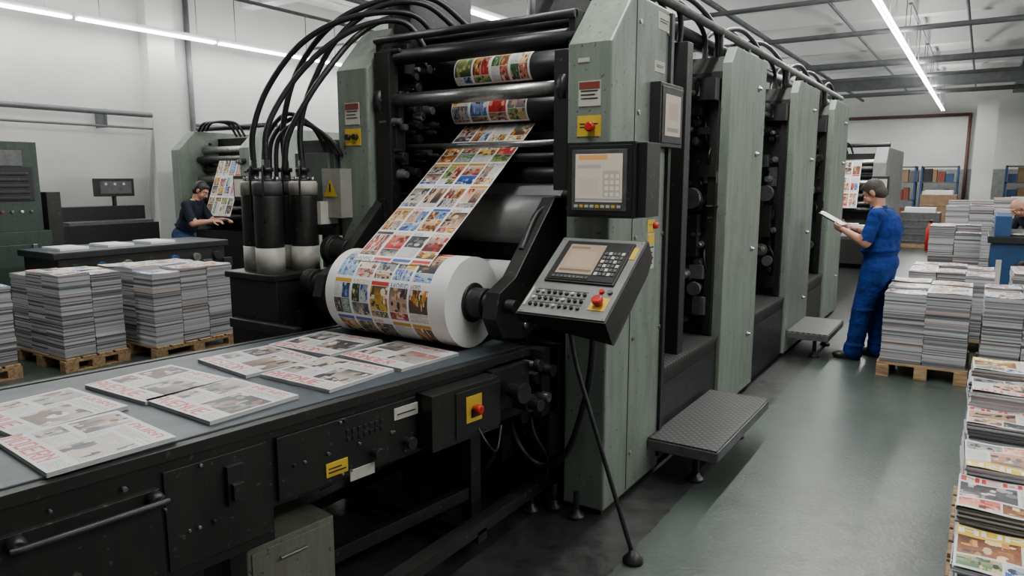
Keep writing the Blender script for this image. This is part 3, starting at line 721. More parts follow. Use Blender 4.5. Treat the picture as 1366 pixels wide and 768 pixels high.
b.tube([(.045, .00, .775), (.09, .00, .775), (.10, .02, .775), (.10, .37, .775), (.09, .39, .775), (.045, .39, .775)], .012, DGREY, 10, 2)
for s in (.01, .38): b.lathe((.045, s, .775), (1, 0, 0), [(0, .026), (.03, .026), (.04, .018)], DGREY, 16)
b.box(.03, .05, .62, .68, .66, .80, DGREY); b.box(.05, .07, .63, .67, .68, .74, BLACK)
for k in range(7):
    for j in range(2): b.box(.03, .034, 1.12+k*.028, 1.135+k*.028, .77-j*.03, .79-j*.03, DGREY)
rb = random.Random(4)
for k in range(44):
    s = rb.uniform(-1.2, 1.46); z = rb.choice([.83, .62, .72, rb.uniform(.55, .83)]); b.cyl((.02, s, z), (.040, s, z), rb.uniform(.004, .008), rb.choice([STEEL, DGREY, MGREY]), 10)
for s in (1.25, 1.42): b.lathe((.03, s, .66), (1, 0, 0), [(0, .018), (.03, .018), (.03, .026), (.05, .026)], DGREY, 16)
b.box(.0, .11, 1.50, 1.93, .60, .85, BLACK); b.box(.11, .116, 1.64, 1.93, .62, .83, DGREY)
b.box(.0, .07, 1.93, 2.2, .66, .86, BLACK); b.box(-.6, .02, 2.0, 2.25, .58, .86, BLACK)
b.lathe((.10, 2.02, .76), (1, 0, 0), [(0, .035), (.06, .035), (.06, .05), (.09, .05)], DGREY, 20)
b.lathe((.05, 2.12, .68), (1, 0, 0), [(0, .045), (.1, .045), (.1, .03), (.16, .03)], DGREY, 20)
b.tube([(.11, 1.78, .64), (.16, 1.8, .56), (.12, 1.9, .5), (.06, 2.0, .58)], .006, HOSE)
for s in (-1.9, -.3, .66, 1.9):
    for w in (-.12, -1.08):
        b.box(w-.0, w+.07, s, s+.07, .05, .62, BLACK); b.lathe((w+.035, s+.035, 0), (0, 0, 1), [(0, .05), (.015, .05), (.03, .02), (.06, .02)], DGREY, 16)
b.box(-.1, -.06, -1.9, 1.95, .2, .26, BLACK); b.box(-1.0, -.94, -1.9, 1.95, .2, .26, BLACK)
b.box(-.08, -.02, -1.2, .55, .12, .5, BLACK)
b.obj('frame', conv, .003)
OLIVE = mat_worn('olive_box_paint', (0.15, 0.155, 0.125), (0.09, 0.09, 0.07), (0.03, 0.03, 0.03), .5)
b = B(); b.M = MV
b.box(-.5, -.05, .72, 1.10, .05, .42, OLIVE); b.box(-.05, -.044, .74, 1.08, .07, .40, OLIVE)
b.box(-.044, -.03, .85, .97, .34, .35, STEEL)
for s in (.74, 1.04): b.box(-.45, -.1, s, s+.04, 0, .05, BLACK)
b.obj('drive_cabinet', conv, .008)
b = B(); b.M = MV
b.box(.03, .034, 1.02, 1.12, .625, .68, YEL); b.box(.034, .036, 1.03, 1.11, .64, .645, BLACK); b.box(.034, .036, 1.03, 1.09, .655, .66, BLACK)
b.box(.03, .034, 1.13, 1.25, .575, .62, CREAM)
b.box(.03, .034, 1.36, 1.49, .765, .815, CREAM); b.box(.034, .036, 1.375, 1.475, .785, .79, BLACK)
b.box(.116, .12, 1.70, 1.80, .68, .80, YEL); b.box(.12, .123, 1.73, 1.79, .70, .74, BLACK)
b.lathe((.12, 1.75, .74), (1, 0, 0), [(0, .014), (.02, .014), (.02, .022), (.04, .022), (.045, .015)], RED, 18)
b.box(.02, .052, .1, .2, .52, .56, YEL)
b.obj('labels', conv)

mags = [(-2.785, 1.17, 3), (-2.355, 1.10, -2), (-2.778, 1.60, 4), (-2.37, 1.61, 1), (-2.75, 2.07, -4), (-2.315, 2.09, 3), (-2.75, 2.48, 5), (-2.27, 2.50, -2), (-2.42, .60, 2), (-2.83, .68, -3)]
rng = np.random.RandomState(33)
for i, (x, y, a) in enumerate(mags):
    e = empty('magazine'); M = Matrix.Translation((x, y, BZ)) @ Matrix.Rotation(math.radians(a-3), 4, 'Z')
    w, l = .425, .375
    b = B(); b.M = M
    for k in range(4): j = .0015*(k % 2); b.box(-w/2+j, w/2-j, -l/2+j, l/2-j, .001+k*.0035, .0042+k*.0035, EDGE, (.42+.08*(k % 2),)*3)
    b.obj('pages', e)
    c = cover(128, 144, rng, True)[::-1]
    A = np.array(M)
    def pf(U, V):
        p = np.stack([(U-.5)*w, (V-.5)*l, np.full_like(U, .0158)], -1).reshape(-1, 3)
        return p @ A[:3, :3].T+A[:3, 3]
    printed('cover', pf, c, PRINT, e)

# ------------------------------------------------------------------ ink supply unit with tanks
ink = empty('ink_supply_unit')
b = B()
b.box(-3.86, -3.42, 2.72, 3.15, 0.0, 1.16, BLACK); b.box(-3.88, -3.41, 2.70, 3.17, 1.16, 1.2, DGREY)
b.box(-3.42, -3.40, 2.85, 3.15, .85, .97, BLACK); b.box(-3.8, -3.2, 2.66, 2.71, .86, .92, DGREY)
b.obj('cabinet', ink, .008)
tanks = [(-3.75, 2.86), (-3.57, 2.81), (-3.50, 3.02), (-3.69, 3.05)]
WT = mat('tank_cream', (0.38, 0.37, 0.33), 0.45, 0, .35, 9)
b = B()
for i, (x, y) in enumerate(tanks):
    b.lathe((x, y, 1.2), (0, 0, 1), [(0, .086), (.15, .086)], WT, 32)
    b.lathe((x, y, 1.35), (0, 0, 1), [(0, .082), (.01, .084), (.30, .084), (.31, .082)], BLACK, 32)
    b.lathe((x, y, 1.66), (0, 0, 1), [(0, .086), (.07, .086), (.085, .08)], WT if i % 2 == 0 else MGREY, 32)
    b.lathe((x, y, 1.74), (0, 0, 1), [(0, .05), (.02, .05), (.02, .030), (.06, .030), (.06, .042), (.085, .042), (.085, .022), (.13, .022)], DGREY, 18)
    for k in range(4):
        an = k*math.pi/2+.4; b.cyl((x+.065*math.cos(an), y+.065*math.sin(an), 1.74), (x+.065*math.cos(an), y+.065*math.sin(an), 1.77), .010, STEEL, 10)
    b.tube([(x+.03, y-.03, 1.80), (x+.06, y-.075, 1.83), (x+.07, y-.085, 1.73), (x+.06, y-.078, 1.5)], .006, HOSE)
b.obj('tanks', ink)
b = B()
hs = [[(-3.75, 2.86, 1.82), (-3.75, 2.87, 2.05), (-3.68, 2.95, 2.32), (-3.50, 3.08, 2.58), (-3.25, 3.25, 2.72), (-2.98, 3.45, 2.74), (-2.88, 3.6, 2.6)],
      [(-3.57, 2.81, 1.82), (-3.57, 2.83, 2.05), (-3.50, 2.95, 2.30), (-3.36, 3.1, 2.52), (-3.18, 3.25, 2.66), (-2.98, 3.4, 2.68), (-2.88, 3.5, 2.5)],
      [(-3.50, 3.02, 1.82), (-3.51, 3.03, 2.08), (-3.46, 3.1, 2.34), (-3.34, 3.2, 2.60), (-3.15, 3.35, 2.78), (-2.92, 3.5, 2.80), (-2.8, 3.7, 2.66)],
      [(-3.69, 3.05, 1.82), (-3.70, 3.06, 2.10), (-3.62, 3.12, 2.42), (-3.42, 3.22, 2.68), (-3.18, 3.38, 2.82), (-2.9, 3.55, 2.84), (-2.75, 3.8, 2.66)],
      [(-3.52, 2.90, 1.80), (-3.50, 2.92, 2.0), (-3.43, 3.0, 2.2), (-3.36, 3.12, 2.40), (-3.28, 3.3, 2.62), (-3.15, 3.5, 2.75), (-3.0, 3.7, 2.70)]]
for h_ in hs: b.tube(h_, .018, HOSE, 12, 10)
for k in range(3):
    x = -3.84+k*.06
    b.tube([(x, 3.0, 1.75), (x+.0, 3.03, 2.0), (x+.12, 3.1, 2.16-.03*k), (x+.30, 3.15, 2.08-.03*k), (x+.36, 3.22, 1.90)], .014, HOSE, 10, 8)
b.obj('hoses', ink)
b = B()
b.box(-3.72, -3.41, 3.2, 3.5, 1.4, 2.0, MGREY); b.box(-3.44, -3.395, 3.06, 3.2, 1.48, 1.62, CREAM)
b.box(-3.75, -3.45, 3.18, 3.2, 1.45, 1.92, mat('cabinet_grey_green', (.11, .13, .115), .5))
b.cyl((-3.6, 3.3, 0), (-3.6, 3.3, 1.4), .04, DGREY)
b.box(-3.44, -3.28, 3.12, 3.215, 1.52, 1.82, mat('box_beige', (.26, .26, .23), .5, 0, .3))
x, z = -3.36, 1.70
b.add([(x-.06, 3.112, z-.05), (x+.06, 3.112, z-.05), (x, 3.112, z+.06)], [(0, 1, 2)], YEL)
b.box(x-.006, x+.006, 3.106, 3.11, z-.02, z+.03, BLACK)
sign_y(b, -3.62, 3.175, 1.6, .07, .10, CREAM)
b.obj('junction_box', ink, .003)

# ------------------------------------------------------------------ pallets with stacks
COV = [cover(36, 28, np.random.RandomState(100+i)) for i in range(14)]
COVH = [cover(96, 76, np.random.RandomState(300+i)) for i in range(12)]
def pallet(x0, x1, y0, y1, name='wooden_pallet'):
    b = B(); h = .13
    n = max(4, int((y1-y0)/.14)); w = (y1-y0)/n
    for k in range(n): b.box(x0, x1, y0+k*w+.012, y0+(k+1)*w-.012, h-.022, h, WOOD)
    for i in range(3):
        xa = x0+(x1-x0-.1)*i/2
        b.box(xa, xa+.1, y0, y1, h-.042, h-.022, WOOD)
        for j in range(3):
            ya = y0+(y1-y0-.12)*j/2; b.box(xa, xa+.1, ya, ya+.12, .02, h-.042, WOOD)
        b.box(xa, xa+.1, y0, y1, 0, .02, WOOD)
    return b.obj(name, None, .003)
def load(x0, x1, y0, y1, nx, ny, hts, seed, th=.011, z0=.131, hi=False, jit=.0025, rot=0.0):
    r = random.Random(seed); e = empty('magazine_stacks')
    b = B(); cw, cl = (x1-x0)/nx, (y1-y0)/ny
    V = []; shr = .985 if rot == 0 else .95
    for i in range(nx):
        for j in range(ny):
            hgt = hts(i, j, r); z = z0; cx, cy = x0+(i+.5)*cw, y0+(j+.5)*cl; w, l = cw*shr, cl*shr
            k = 0; lx = ly = 0; ang = 0
            while z < z0+hgt:
                if k % 8 == 0:
                    lx, ly = r.uniform(-jit, jit)*1.6, r.uniform(-jit, jit)*1.6; ang = math.radians(r.uniform(-rot, rot))
                dx, dy = lx+r.uniform(-jit, jit), ly+r.uniform(-jit, jit)
                t = th*r.uniform(.6, 1.3); g = r.choice([.42, .39, .34, .28, .16, .46, .08])*r.uniform(.85, 1.1)
                tint = r.random()
                cc = (g, g, g*1.05) if tint < .92 else (g*1.05, g*.8, g*.7)
                b.M = Matrix.Translation((cx+dx, cy+dy, 0)) @ Matrix.Rotation(ang, 4, 'Z')
                b.box(-w/2, w/2, -l/2, l/2, z, z+t-.0012, EDGE, cc)
                z += t; k += 1
            c = (COVH if hi else COV)[r.randrange(len(COVH if hi else COV))]
            if r.random() < .4: c = c[::-1, ::-1]
            V.append((cx+dx, cy+dy, z+.0005, w, l, c, ang))
    b.obj('paper_layers', e)
    pts = []; fcs = []; colr = []; off = 0
    for (cx, cy, z, w, l, c, ang) in V:
        nv, nu = c.shape[:2]; U, W = np.meshgrid(np.linspace(-.5, .5, nu+1), np.linspace(-.5, .5, nv+1))
        ca, sa = math.cos(ang), math.sin(ang); X_, Y_ = U*w, -W*l
        p = np.stack([cx+X_*ca-Y_*sa, cy+X_*sa+Y_*ca, U*0+z+.003+.003*np.sin(U*6+W*5+cx*9)], -1).reshape(-1, 3); pts.append(p)
        i = np.arange(nv)[:, None]*(nu+1)+np.arange(nu)[None, :]
        fcs.append((np.stack([i, i+nu+1, i+nu+2, i+1], -1).reshape(-1, 4)+off)); colr.append(c.reshape(-1, 3)); off += len(p)
    P = np.concatenate(pts); F = np.concatenate(fcs); Cc = np.concatenate(colr)
    me = bpy.data.meshes.new('covers'); me.from_pydata(P.tolist(), [], F.tolist()); me.materials.append(PRINT)
    at = me.color_attributes.new('Col', 'FLOAT_COLOR', 'CORNER')
    at.data.foreach_set('color', np.repeat(np.concatenate([Cc, np.ones((len(Cc), 1))], 1).astype(np.float32), 4, axis=0).ravel())
    me.update(); oo = bpy.data.objects.new('covers', me); bpy.context.scene.collection.objects.link(oo); oo.parent = e
def P(x0, x1, y0, y1, nx, ny, h, seed, var=.03, fn=None, th=.011, hi=False, jit=.0025, rot=0.0):
    pallet(x0, x1, y0, y1)
    load(x0+.02, x1-.02, y0+.02, y1-.02, nx, ny, fn if fn else (lambda i, j, r: h+r.uniform(-var, var)), seed, th, hi=hi, jit=jit, rot=rot)
P(.0, .86, 3.50, 4.36, 3, 3, .70, 1, fn=lambda i, j, r: .60+.05*j+r.uniform(-.01, .02), th=.008, hi=True, jit=.005, rot=2.2)
P(.0, .86, 2.40, 3.44, 3, 3, .60, 2, fn=lambda i, j, r: .44+.06*j+r.uniform(-.01, .02), th=.008, hi=True, jit=.006, rot=2.6)
P(-.68, .02, 7.08, 8.0, 2, 3, .64, 3); P(.07, .95, 7.08, 8.0, 3, 3, .66, 4)
P(-.60, .2, 8.5, 9.5, 3, 3, .66, 5); P(-.55, .05, 10.6, 11.6, 2, 3, .98, 6, .08); P(-.48, .5, 13.2, 14.4, 3, 3, 1.22, 7, .1)
P(.3, 1.1, 8.5, 9.5, 3, 3, .7, 12)
P(-7.85, -6.85, 3.08, 3.68, 3, 2, .74, 8); P(-7.65, -6.6, 3.80, 4.72, 3, 3, .74, 9, .03); P(-8.1, -7.05, 1.95, 2.82, 3, 3, .68, 10)

# ------------------------------------------------------------------ background presses
def small_press(x0, x1, y0, y1, z, mt, seed):
    e = empty('web_press'); b = B()
    prof = [(y0, .02), (y1, .02), (y1, z), (y0+.3, z), (y0, z-.3)]
    b.prismX(prof, x0, x0+.22, mt); b.prismX(prof, x1-.22, x1, mt); b.obj('side_frames', e, .01)
    b = B(); b.box(x0+.22, x1-.22, y0+.7, y1, .1, z-.1, BLACK); b.box(x0+.22, x1-.22, y0+.2, y0+.7, .1, .95, BLACK)
    for k in range(8):
        zz = 1.15+k*(z-1.3)/8; b.cyl((x0+.2, y0+.35+.1*(k % 2), zz), (x1-.2, y0+.35+.1*(k % 2), zz), .06, [ROLLK, STEEL, DGREY][k % 3], 20)
    rough_parts(b, random.Random(seed), x0+.22, x0+.6, y0+.5, 1.0, z-.1, 20)
    rough_parts(b, random.Random(seed+1), x1-.22, x1, y0, .9, z-.4, 6)
    for s in (0, .1, .2): b.tube([(x0+.3+s, y0+.3, z), (x0+.5+s, y0+.3, z+.12), (x0+.9+s, y0+.4, z+.1), (x0+1.0+s, y0+.5, z-.1)], .02, HOSE)
    b.cyl((x0, y0+.5, z+.05), (x1, y0+.5, z+.05), .04, DGREY)
    b.box(x1-.2, x1+.08, y0-.14, y0, 1.45, 1.8, DGREY); b.box(x1-.17, x1+.05, y0-.15, y0-.14, 1.5, 1.75, CREAM)
    b.obj('mechanism', e, .004)
    c = sheet(168, 120, 56, 30, np.random.RandomState(seed))
    xm = (x0+x1)/2
    printed('paper_web', lambda U, V: np.stack([xm-.15+U*.62, y0-.02+V*.34, 1.2+V*.9], -1), c, PRINT, e)
small_press(-10.8, -8.88, 6.7, 9.2, 2.5, GREEN, 5)
LIGHTG = mat('light_grey_paint', (.22, .23, .22), .5)
small_press(-3.4, -1.55, 15.2, 18.5, 2.35, LIGHTG, 9)
e = empty('feeder_conveyor'); b = B()
b.box(-8.72, -7.92, 3.55, 5.6, .93, .99, DGREY); b.box(-8.72, -7.92, 3.55, 5.6, .99, 1.0, BELT); b.box(-8.7, -7.94, 3.6, 5.55, .62, .93, BLACK)
for y in (3.6, 4.5, 5.4):
    for x in (-8.7, -8.02): b.box(x, x+.08, y, y+.08, 0, .62, BLACK)
for k in range(7): b.cyl((-7.94, 3.75+k*.28, .82), (-7.90, 3.75+k*.28, .82), .05, [DGREY, BLUEM, STEEL][k % 3], 16); b.box(-7.94, -7.90, 3.83+k*.28, 3.95+k*.28, .68, .78, [DGREY, MGREY][k % 2])
for k in range(3): b.box(-8.5, -8.1, 3.7+k*.5, 4.0+k*.5, 1.0, 1.03, PAPERW)
b.obj('frame', e, .004)
e = empty('control_desk'); b = B()
b.box(-11.0, -10.35, 4.85, 6.15, 0, 1.12, DGREY); b.prismX([(4.85, 1.12), (6.15, 1.12), (6.15, 1.36), (4.85, 1.36)], -11.0, -10.7, DGREY)
b.box(-10.7, -10.4, 4.9, 6.1, 1.12, 1.16, MGREY)
b.cyl((-10.8, 5.75, 1.36), (-10.8, 5.75, 1.52), .03, BLACK); b.box(-10.85, -10.72, 5.48, 6.02, 1.50, 1.76, DGREY); b.box(-10.72, -10.715, 5.52, 5.98, 1.54, 1.72, MGREY)
for k in range(3): b.lathe((-10.715, 5.6+k*.13, 1.68), (1, 0, 0), [(0, .02), (.01, .02)], CREAM, 12)
b.obj('desk', e, .006)
e = empty('electrical_cabinet'); b = B()
b.box(-10.1, -9.3, 2.9, 4.18, 0, 1.15, DGREEN); b.box(-10.05, -9.35, 3.0, 4.12, 1.15, 2.18, DGREEN); b.box(-9.35, -9.34, 3.6, 4.05, 1.5, 1.9, DGREY)
b.box(-9.3, -9.29, 3.0, 4.05, .2, 1.0, DGREEN); b.box(-9.34, -9.33, 3.65, 3.95, 1.90, 2.08, MGREY)
for k in range(5):
    b.box(-9.34, -9.325, 3.64, 4.0, 1.52+k*.07, 1.55+k*.07, BLACK)
for k in range(4): b.lathe((-9.35, 3.7+k*.1, 1.38), (1, 0, 0), [(0, .018), (.02, .018)], [BROWNRED, MGREY, CREAM, MGREY][k], 12)
for z in (.3, .9): b.box(-9.29, -9.27, 3.95, 4.0, z, z+.1, STEEL)
b.tube([(-9.34, 3.5, 2.1), (-9.25, 3.5, 1.8), (-9.25, 3.55, 1.4), (-9.33, 3.55, 1.2)], .02, HOSE)
b.box(-9.9, -9.4, 4.2, 4.36, 0, 1.6, BLACK)
b.obj('cabinet', e, .01)
e = empty('bundling_machine'); b = B()
b.box(.14, 1.1, 10.3, 11.3, .1, 1.0, BLUEM); b.box(.1, 1.15, 10.25, 11.35, 1.0, 1.08, DGREY); b.box(.16, .32, 10.3, 11.3, 1.08, 1.32, BLUEM); b.box(.9, 1.1, 10.3, 11.3, 1.08, 1.5, BLUEM)
for k in range(6): b.cyl((.3, 10.4+k*.15, 1.1), (.92, 10.4+k*.15, 1.1), .025, STEEL, 12)
b.box(.2, .26, 10.29, 10.3, .5, .8, CREAM); b.lathe((.5, 10.3, .7), (0, -1, 0), [(0, .12), (.05, .12), (.06, .08)], DGREY, 20)
for x in (.18, 1.0):
    for y in (10.35, 11.2): b.box(x, x+.08, y, y+.08, 0, .1, BLACK)
b.obj('body', e, .01)
CARD = mat('cardboard', (.25, .16, .09), .8)
for (x, y, w, h, mm) in [(-1.75, 21, .9, .9, MGREY), (-.6, 22, .8, 1.0, CARD), (-1.5, 24, .9, 1.3, CARD), (-.35, 19, .6, .9, BLUEM), (.5, 21, .9, 1.2, MGREY)]:
    e = empty('storage_crate'); b = B(); b.box(x, x+w, y, y+.8, .1, h, mm)
    for k in range(4): b.box(x-.01, x+w+.01, y-.01, y+.81, .15+k*(h-.2)/4, .19+k*(h-.2)/4, mm)
    b.box(x, x+w, y, y+.1, 0, .1, WOOD); b.box(x, x+w, y+.7, y+.8, 0, .1, WOOD); b.box(x+.1, x+w-.1, y+.1, y+.6, h, h+.12, PAPERW); b.obj('crate', e, .005)
rk = random.Random(6)
for x0 in (-3.2, -1.9, .6):
    e = empty('storage_rack'); b = B()
    for x in (x0, x0+1.1):
        for y in (29.6, 30.4): b.box(x, x+.06, y, y+.06, 0, 2.2, BLUEM)
    for z in (.3, .95, 1.6, 2.15):
        b.box(x0, x0+1.16, 29.6, 30.46, z, z+.04, MGREY)
        if z < 2.1:
            xx = x0+.08
            while xx < x0+.95:
                w_ = rk.uniform(.12, .3); b.box(xx, xx+w_, 29.7, 30.2, z+.04, z+.04+rk.uniform(.2, .5), rk.choice([CARD, MGREY, PAPERW, BLUEM, DGREY, BROWNRED])); xx += w_+.02
    b.obj('rack', e)
e = empty('hand_truck'); b = B()
for x in (-2.9, -2.5): b.tube([(x, 19.9, .1), (x, 20.0, 1.1), (x+.0, 20.1, 1.2)], .02, BLUEM, 8)
for z in (.3, .6, .9): b.cyl((-2.9, 19.93+z*.06, z), (-2.5, 19.93+z*.06, z), .015, BLUEM, 8)
b.box(-2.95, -2.45, 19.6, 19.9, .03, .05, DGREY); b.cyl((-2.95, 19.95, .12), (-2.9, 19.95, .12), .12, BLACK); b.cyl((-2.5, 19.95, .12), (-2.45, 19.95, .12), .12, BLACK); b.obj('frame', e)
e = empty('sorting_table'); b = B()
b.box(-2.3, -1.15, 12.2, 13.2, .82, .87, MGREY)
for x in (-2.28, -1.22):
    for y in (12.22, 13.12): b.box(x, x+.06, y, y+.06, 0, .82, DGREY)
b.obj('table', e, .004)
b = B(); rk = random.Random(2)
for k in range(9):
    x = -2.2+rk.uniform(0, .85); y = 12.3+rk.uniform(0, .6); h = rk.uniform(.05, .22)
    b.box(x, x+.2, y, y+.26, .872, .872+h, PAPERW)
b.obj('bundled_sheets', e)
b = B(); b.lathe((-1.0, 20.3, 0), (0, 0, 1), [(0, .09), (.55, .09), (.62, .05), (.7, .03)], RED, 20); b.cyl((-1.0, 20.3, .7), (-1.0, 20.3, .76), .04, BLACK); b.obj('fire_extinguisher')

# ------------------------------------------------------------------ people
def remesh(bld, name, voxel, smooth, matfn, mats, parent):
    me = bld.mesh('tmp'); o = bpy.data.objects.new('tmp', me); bpy.context.scene.collection.objects.link(o)
    r = o.modifiers.new('r', 'REMESH'); r.mode = 'VOXEL'; r.voxel_size = voxel
    s = o.modifiers.new('s', 'SMOOTH'); s.factor = .5; s.iterations = smooth
    bpy.context.view_layer.update()
    dg = bpy.context.evaluated_depsgraph_get()
    m2 = bpy.data.meshes.new_from_object(o.evaluated_get(dg)); m2.name = name
    bpy.data.objects.remove(o)
    m2.materials.clear()
    for m in mats: m2.materials.append(m)
    for p in m2.polygons: p.use_smooth = True; p.material_index = matfn(p.center)
    oo = bpy.data.objects.new(name, m2); bpy.context.scene.collection.objects.link(oo); oo.parent = parent
    return oo

def hand(parent, W, d, nrm, M, curl=1.0, name='hand', side=1, sc=1.0):
    d = Vector(d).normalized(); nrm = Vector(nrm); nrm = (nrm-d*nrm.dot(d)).normalized(); t = d.cross(nrm)*side
    W = Vector(W); b = B(); b.M = M
    R3 = Matrix((d, t, nrm)).transposed()
    b.ell(W+d*.048*sc, (.052*sc, .042*sc, .016*sc), SKIN, R3, 16, 10)
    b.capsule(W-d*.03, .025*sc, W+d*.02, .024*sc, SKIN, 12)
    for k, (off, L) in enumerate([(.03, .068), (.010, .076), (-.010, .070), (-.029, .054)]):
        p = W+d*(.086-.004*abs(k-1))*sc+t*off*sc; ang = 0; L *= sc
        b.capsule(W+d*.05*sc+t*off*.8*sc, .0095*sc, p, .0095*sc, SKIN, 10)
        for q, (fr, da) in enumerate([(.45, .45), (.32, .7), (.23, .55)]):
            ang += da*curl; dd = d*math.cos(ang)+nrm*math.sin(ang); p2 = p+dd*L*fr
            b.capsule(p, (.0092-.0008*q)*sc, p2, (.0086-.0009*q)*sc, SKIN, 10); p = p2
    p = W+d*.02*sc+t*.03*sc
    a1 = p+(d*.6+t*.7+nrm*.35).normalized()*.036*sc; a2 = a1+(d*.85+t*.15+nrm*.6).normalized()*.03*sc; a3 = a2+(d*.9-t*.1+nrm*.4).normalized()*.022*sc
    b.capsule(p, .013*sc, a1, .0115*sc, SKIN, 10); b.capsule(a1, .0115*sc, a2, .010*sc, SKIN, 10); b.capsule(a2, .010*sc, a3, .0085*sc, SKIN, 10)
    remesh(b, name, .0035, 2, lambda c: 0, [SKIN], parent)

def person(name, J, M, shirt, trousers, hairm, bald=False, stout=1.0, hands=True, baggy=1.0):
    """local frame: +x forward, +y left, z up"""
    e = empty(name); b = B(); b.M = M; Vv = {k: Vector(v) for k, v in J.items() if isinstance(v, tuple)}
    pel, che, nk = Vv['pelvis'], Vv['chest'], Vv['neck']
    ax = (nk-pel).normalized(); lat = (Vv['shL']-Vv['shR']).normalized(); fw = lat.cross(ax).normalized()
    RT3 = Matrix((fw, lat, ax)).transposed()
    mid = pel.lerp(che, .5)
    b.ell(pel+fw*0.0, (.135*stout, .175, .14), SKIN, RT3); b.ell(mid+fw*.015*stout, (.14*stout, .168*stout, .17), SKIN, RT3); b.ell(che, (.13*stout, .185, .20), SKIN, RT3)
    b.ell(che+ax*.10, (.10, .19, .10), SKIN, RT3)
    b.capsule(nk-ax*.08, .085, nk+ax*.0, .062, SKIN); b.capsule(Vv['shL'], .068, nk-ax*.04, .06, SKIN); b.capsule(Vv['shR'], .068, nk-ax*.04, .06, SKIN)
    for s in 'LR':
        k_, a_ = Vv['kn'+s], Vv['an'+s]
        b.capsule(Vv['sh'+s], .067, Vv['el'+s], .050, SKIN); b.capsule(Vv['hip'+s], .108*baggy, k_, .080*baggy, SKIN); b.capsule(k_, .080*baggy, a_+Vector((0, 0, -.02)), .064*baggy, SKIN)
        b.capsule(pel.lerp(Vv['hip'+s], .6), .12*baggy, Vv['hip'+s].lerp(k_, .25), .106*baggy, SKIN)
        for q, (t_, r_) in enumerate(((.78, .088), (.98, .090))):
            c_ = Vv['hip'+s].lerp(k_, t_); b.ell(c_+Vector((-.004*(q+1), 0, 0)), (r_*baggy, r_*baggy, .022), SKIN)
        for t_, r_ in ((.30, .081), (.62, .077), (.85, .080)):
            c_ = k_.lerp(a_, t_); b.ell(c_, (r_*baggy, r_*baggy, .020), SKIN)
        es, ws = Vv['el'+s], Vv['wr'+s]
        b.capsule(es, .046, es.lerp(ws, .35), .043, SKIN); b.capsule(es.lerp(ws, .35), .043, ws, .028, SKIN)
        b.capsule(Vv['sh'+s].lerp(es, .5), .064, Vv['sh'+s].lerp(es, .88), .061, SKIN)
        b.capsule(a_+Vector((.01, 0, .03)), .070*baggy, a_+Vector((.01, 0, -.0)), .072*baggy, SKIN)
    b.ell(pel+ax*.12, (.150*stout, .178*stout, .028), SKIN, RT3)
    Mi = M.inverted()
    def mf(c):
        p = Mi @ c
        for s in 'LR':
            a, w, sh = Vv['el'+s], Vv['wr'+s], Vv['sh'+s]
            seg = (w-a); t = (p-a).dot(seg)/seg.length_squared
            d1 = (p-(a+seg*min(max(t, 0), 1))).length
            seg2 = a-sh; t2 = (p-sh).dot(seg2)/seg2.length_squared; d2 = (p-(sh+seg2*min(max(t2, 0), 1))).length
            if d1 < .07 and t > .05 and d1 <= d2+.01: return 2
            if d2 < .075 and t2 > .95: return 2
        if (p-nk).dot(ax) > -.005: return 2
        return 1 if (p-pel).dot(ax) < .10 else 0
    remesh(b, 'body', .011, 4, mf, [shirt, trousers, SKIN], e)
    b = B(); b.M = M
    b.lathe(nk-ax*.035, ax, [(0, .082), (.02, .078), (.045, .070)], shirt, 28, False)
    b.lathe(nk-ax*.035, ax, [(0.045, .066), (.02, .074), (.0, .078)], shirt, 28, False)
    b.obj('collar', e)
    hc = Vv['head']; hd = Vv['look'].normalized(); sl = Vector((0, 0, 1)).cross(hd).normalized(); hu = hd.cross(sl)
    HM = M @ Matrix(((hd.x, sl.x, hu.x, hc.x), (hd.y, sl.y, hu.y, hc.y), (hd.z, sl.z, hu.z, hc.z), (0, 0, 0, 1)))
    b = B(); b.M = HM
    b.ell((-.012, 0, .022), (.098, .077, .098), SKIN); b.ell((.028, 0, -.035), (.062, .058, .078), SKIN); b.ell((.055, 0, -.088), (.026, .030, .022), SKIN)
    b.capsule((.082, 0, .018), .011, (.108, 0, -.026), .015, SKIN); b.ell((.095, .012, -.032), (.012, .008, .008), SKIN); b.ell((.095, -.012, -.032), (.012, .008, .008), SKIN)
    b.ell((.068, 0, .038), (.028, .052, .012), SKIN)
    b.ell((.06, .042, -.03), (.026, .022, .03), SKIN); b.ell((.06, -.042, -.03), (.026, .022, .03), SKIN)
    b.ell((.084, 0, -.058), (.012, .024, .006), SKIN); b.ell((.082, 0, -.067), (.012, .020, .006), SKIN)
    for s in (1, -1): b.ell((-.008, s*.078, -.005), (.020, .009, .033), SKIN); b.ell((-.008, s*.084, .006), (.022, .005, .024), SKIN)
    b.M = M; b.capsule(nk-ax*.03, .060, hc-hu*.05-hd*.02, .054, SKIN)
    HMi = HM.inverted()
    def hf(c):
        p = HMi @ c
        return 1 if (p.x > .078 and abs(p.y) < .022 and -.072 < p.z < -.052) else 0
    remesh(b, 'head', .0045, 2, hf, [SKIN, LIP], e)
    b = B(); b.M = HM
    for s in (1, -1):
        b.ell((.078, s*.031, .006), (.011, .013, .009), EYEW); b.ell((.0875, s*.031, .005), (.003, .0055, .0055), BLACK)
        b.capsule((.088, s*.018, .027), .004, (.082, s*.046, .028), .003, hairm, 8)
    b.obj('eyes_and_brows', e)
    b = B(); b.M = HM
    if bald: b.ell((-.035, 0, -.01), (.080, .081, .055), hairm)
    else:
        b.ell((-.024, 0, .036), (.100, .0835, .099), hairm); b.ell((-.048, 0, -.015), (.070, .079, .080), hairm); b.ell((.03, 0, .092), (.055, .055, .028), hairm)
        for s in (1, -1): b.ell((.018, s*.072, .02), (.014, .008, .032), hairm)
    remesh(b, 'hair', .006, 1, lambda c: 0, [hairm], e)
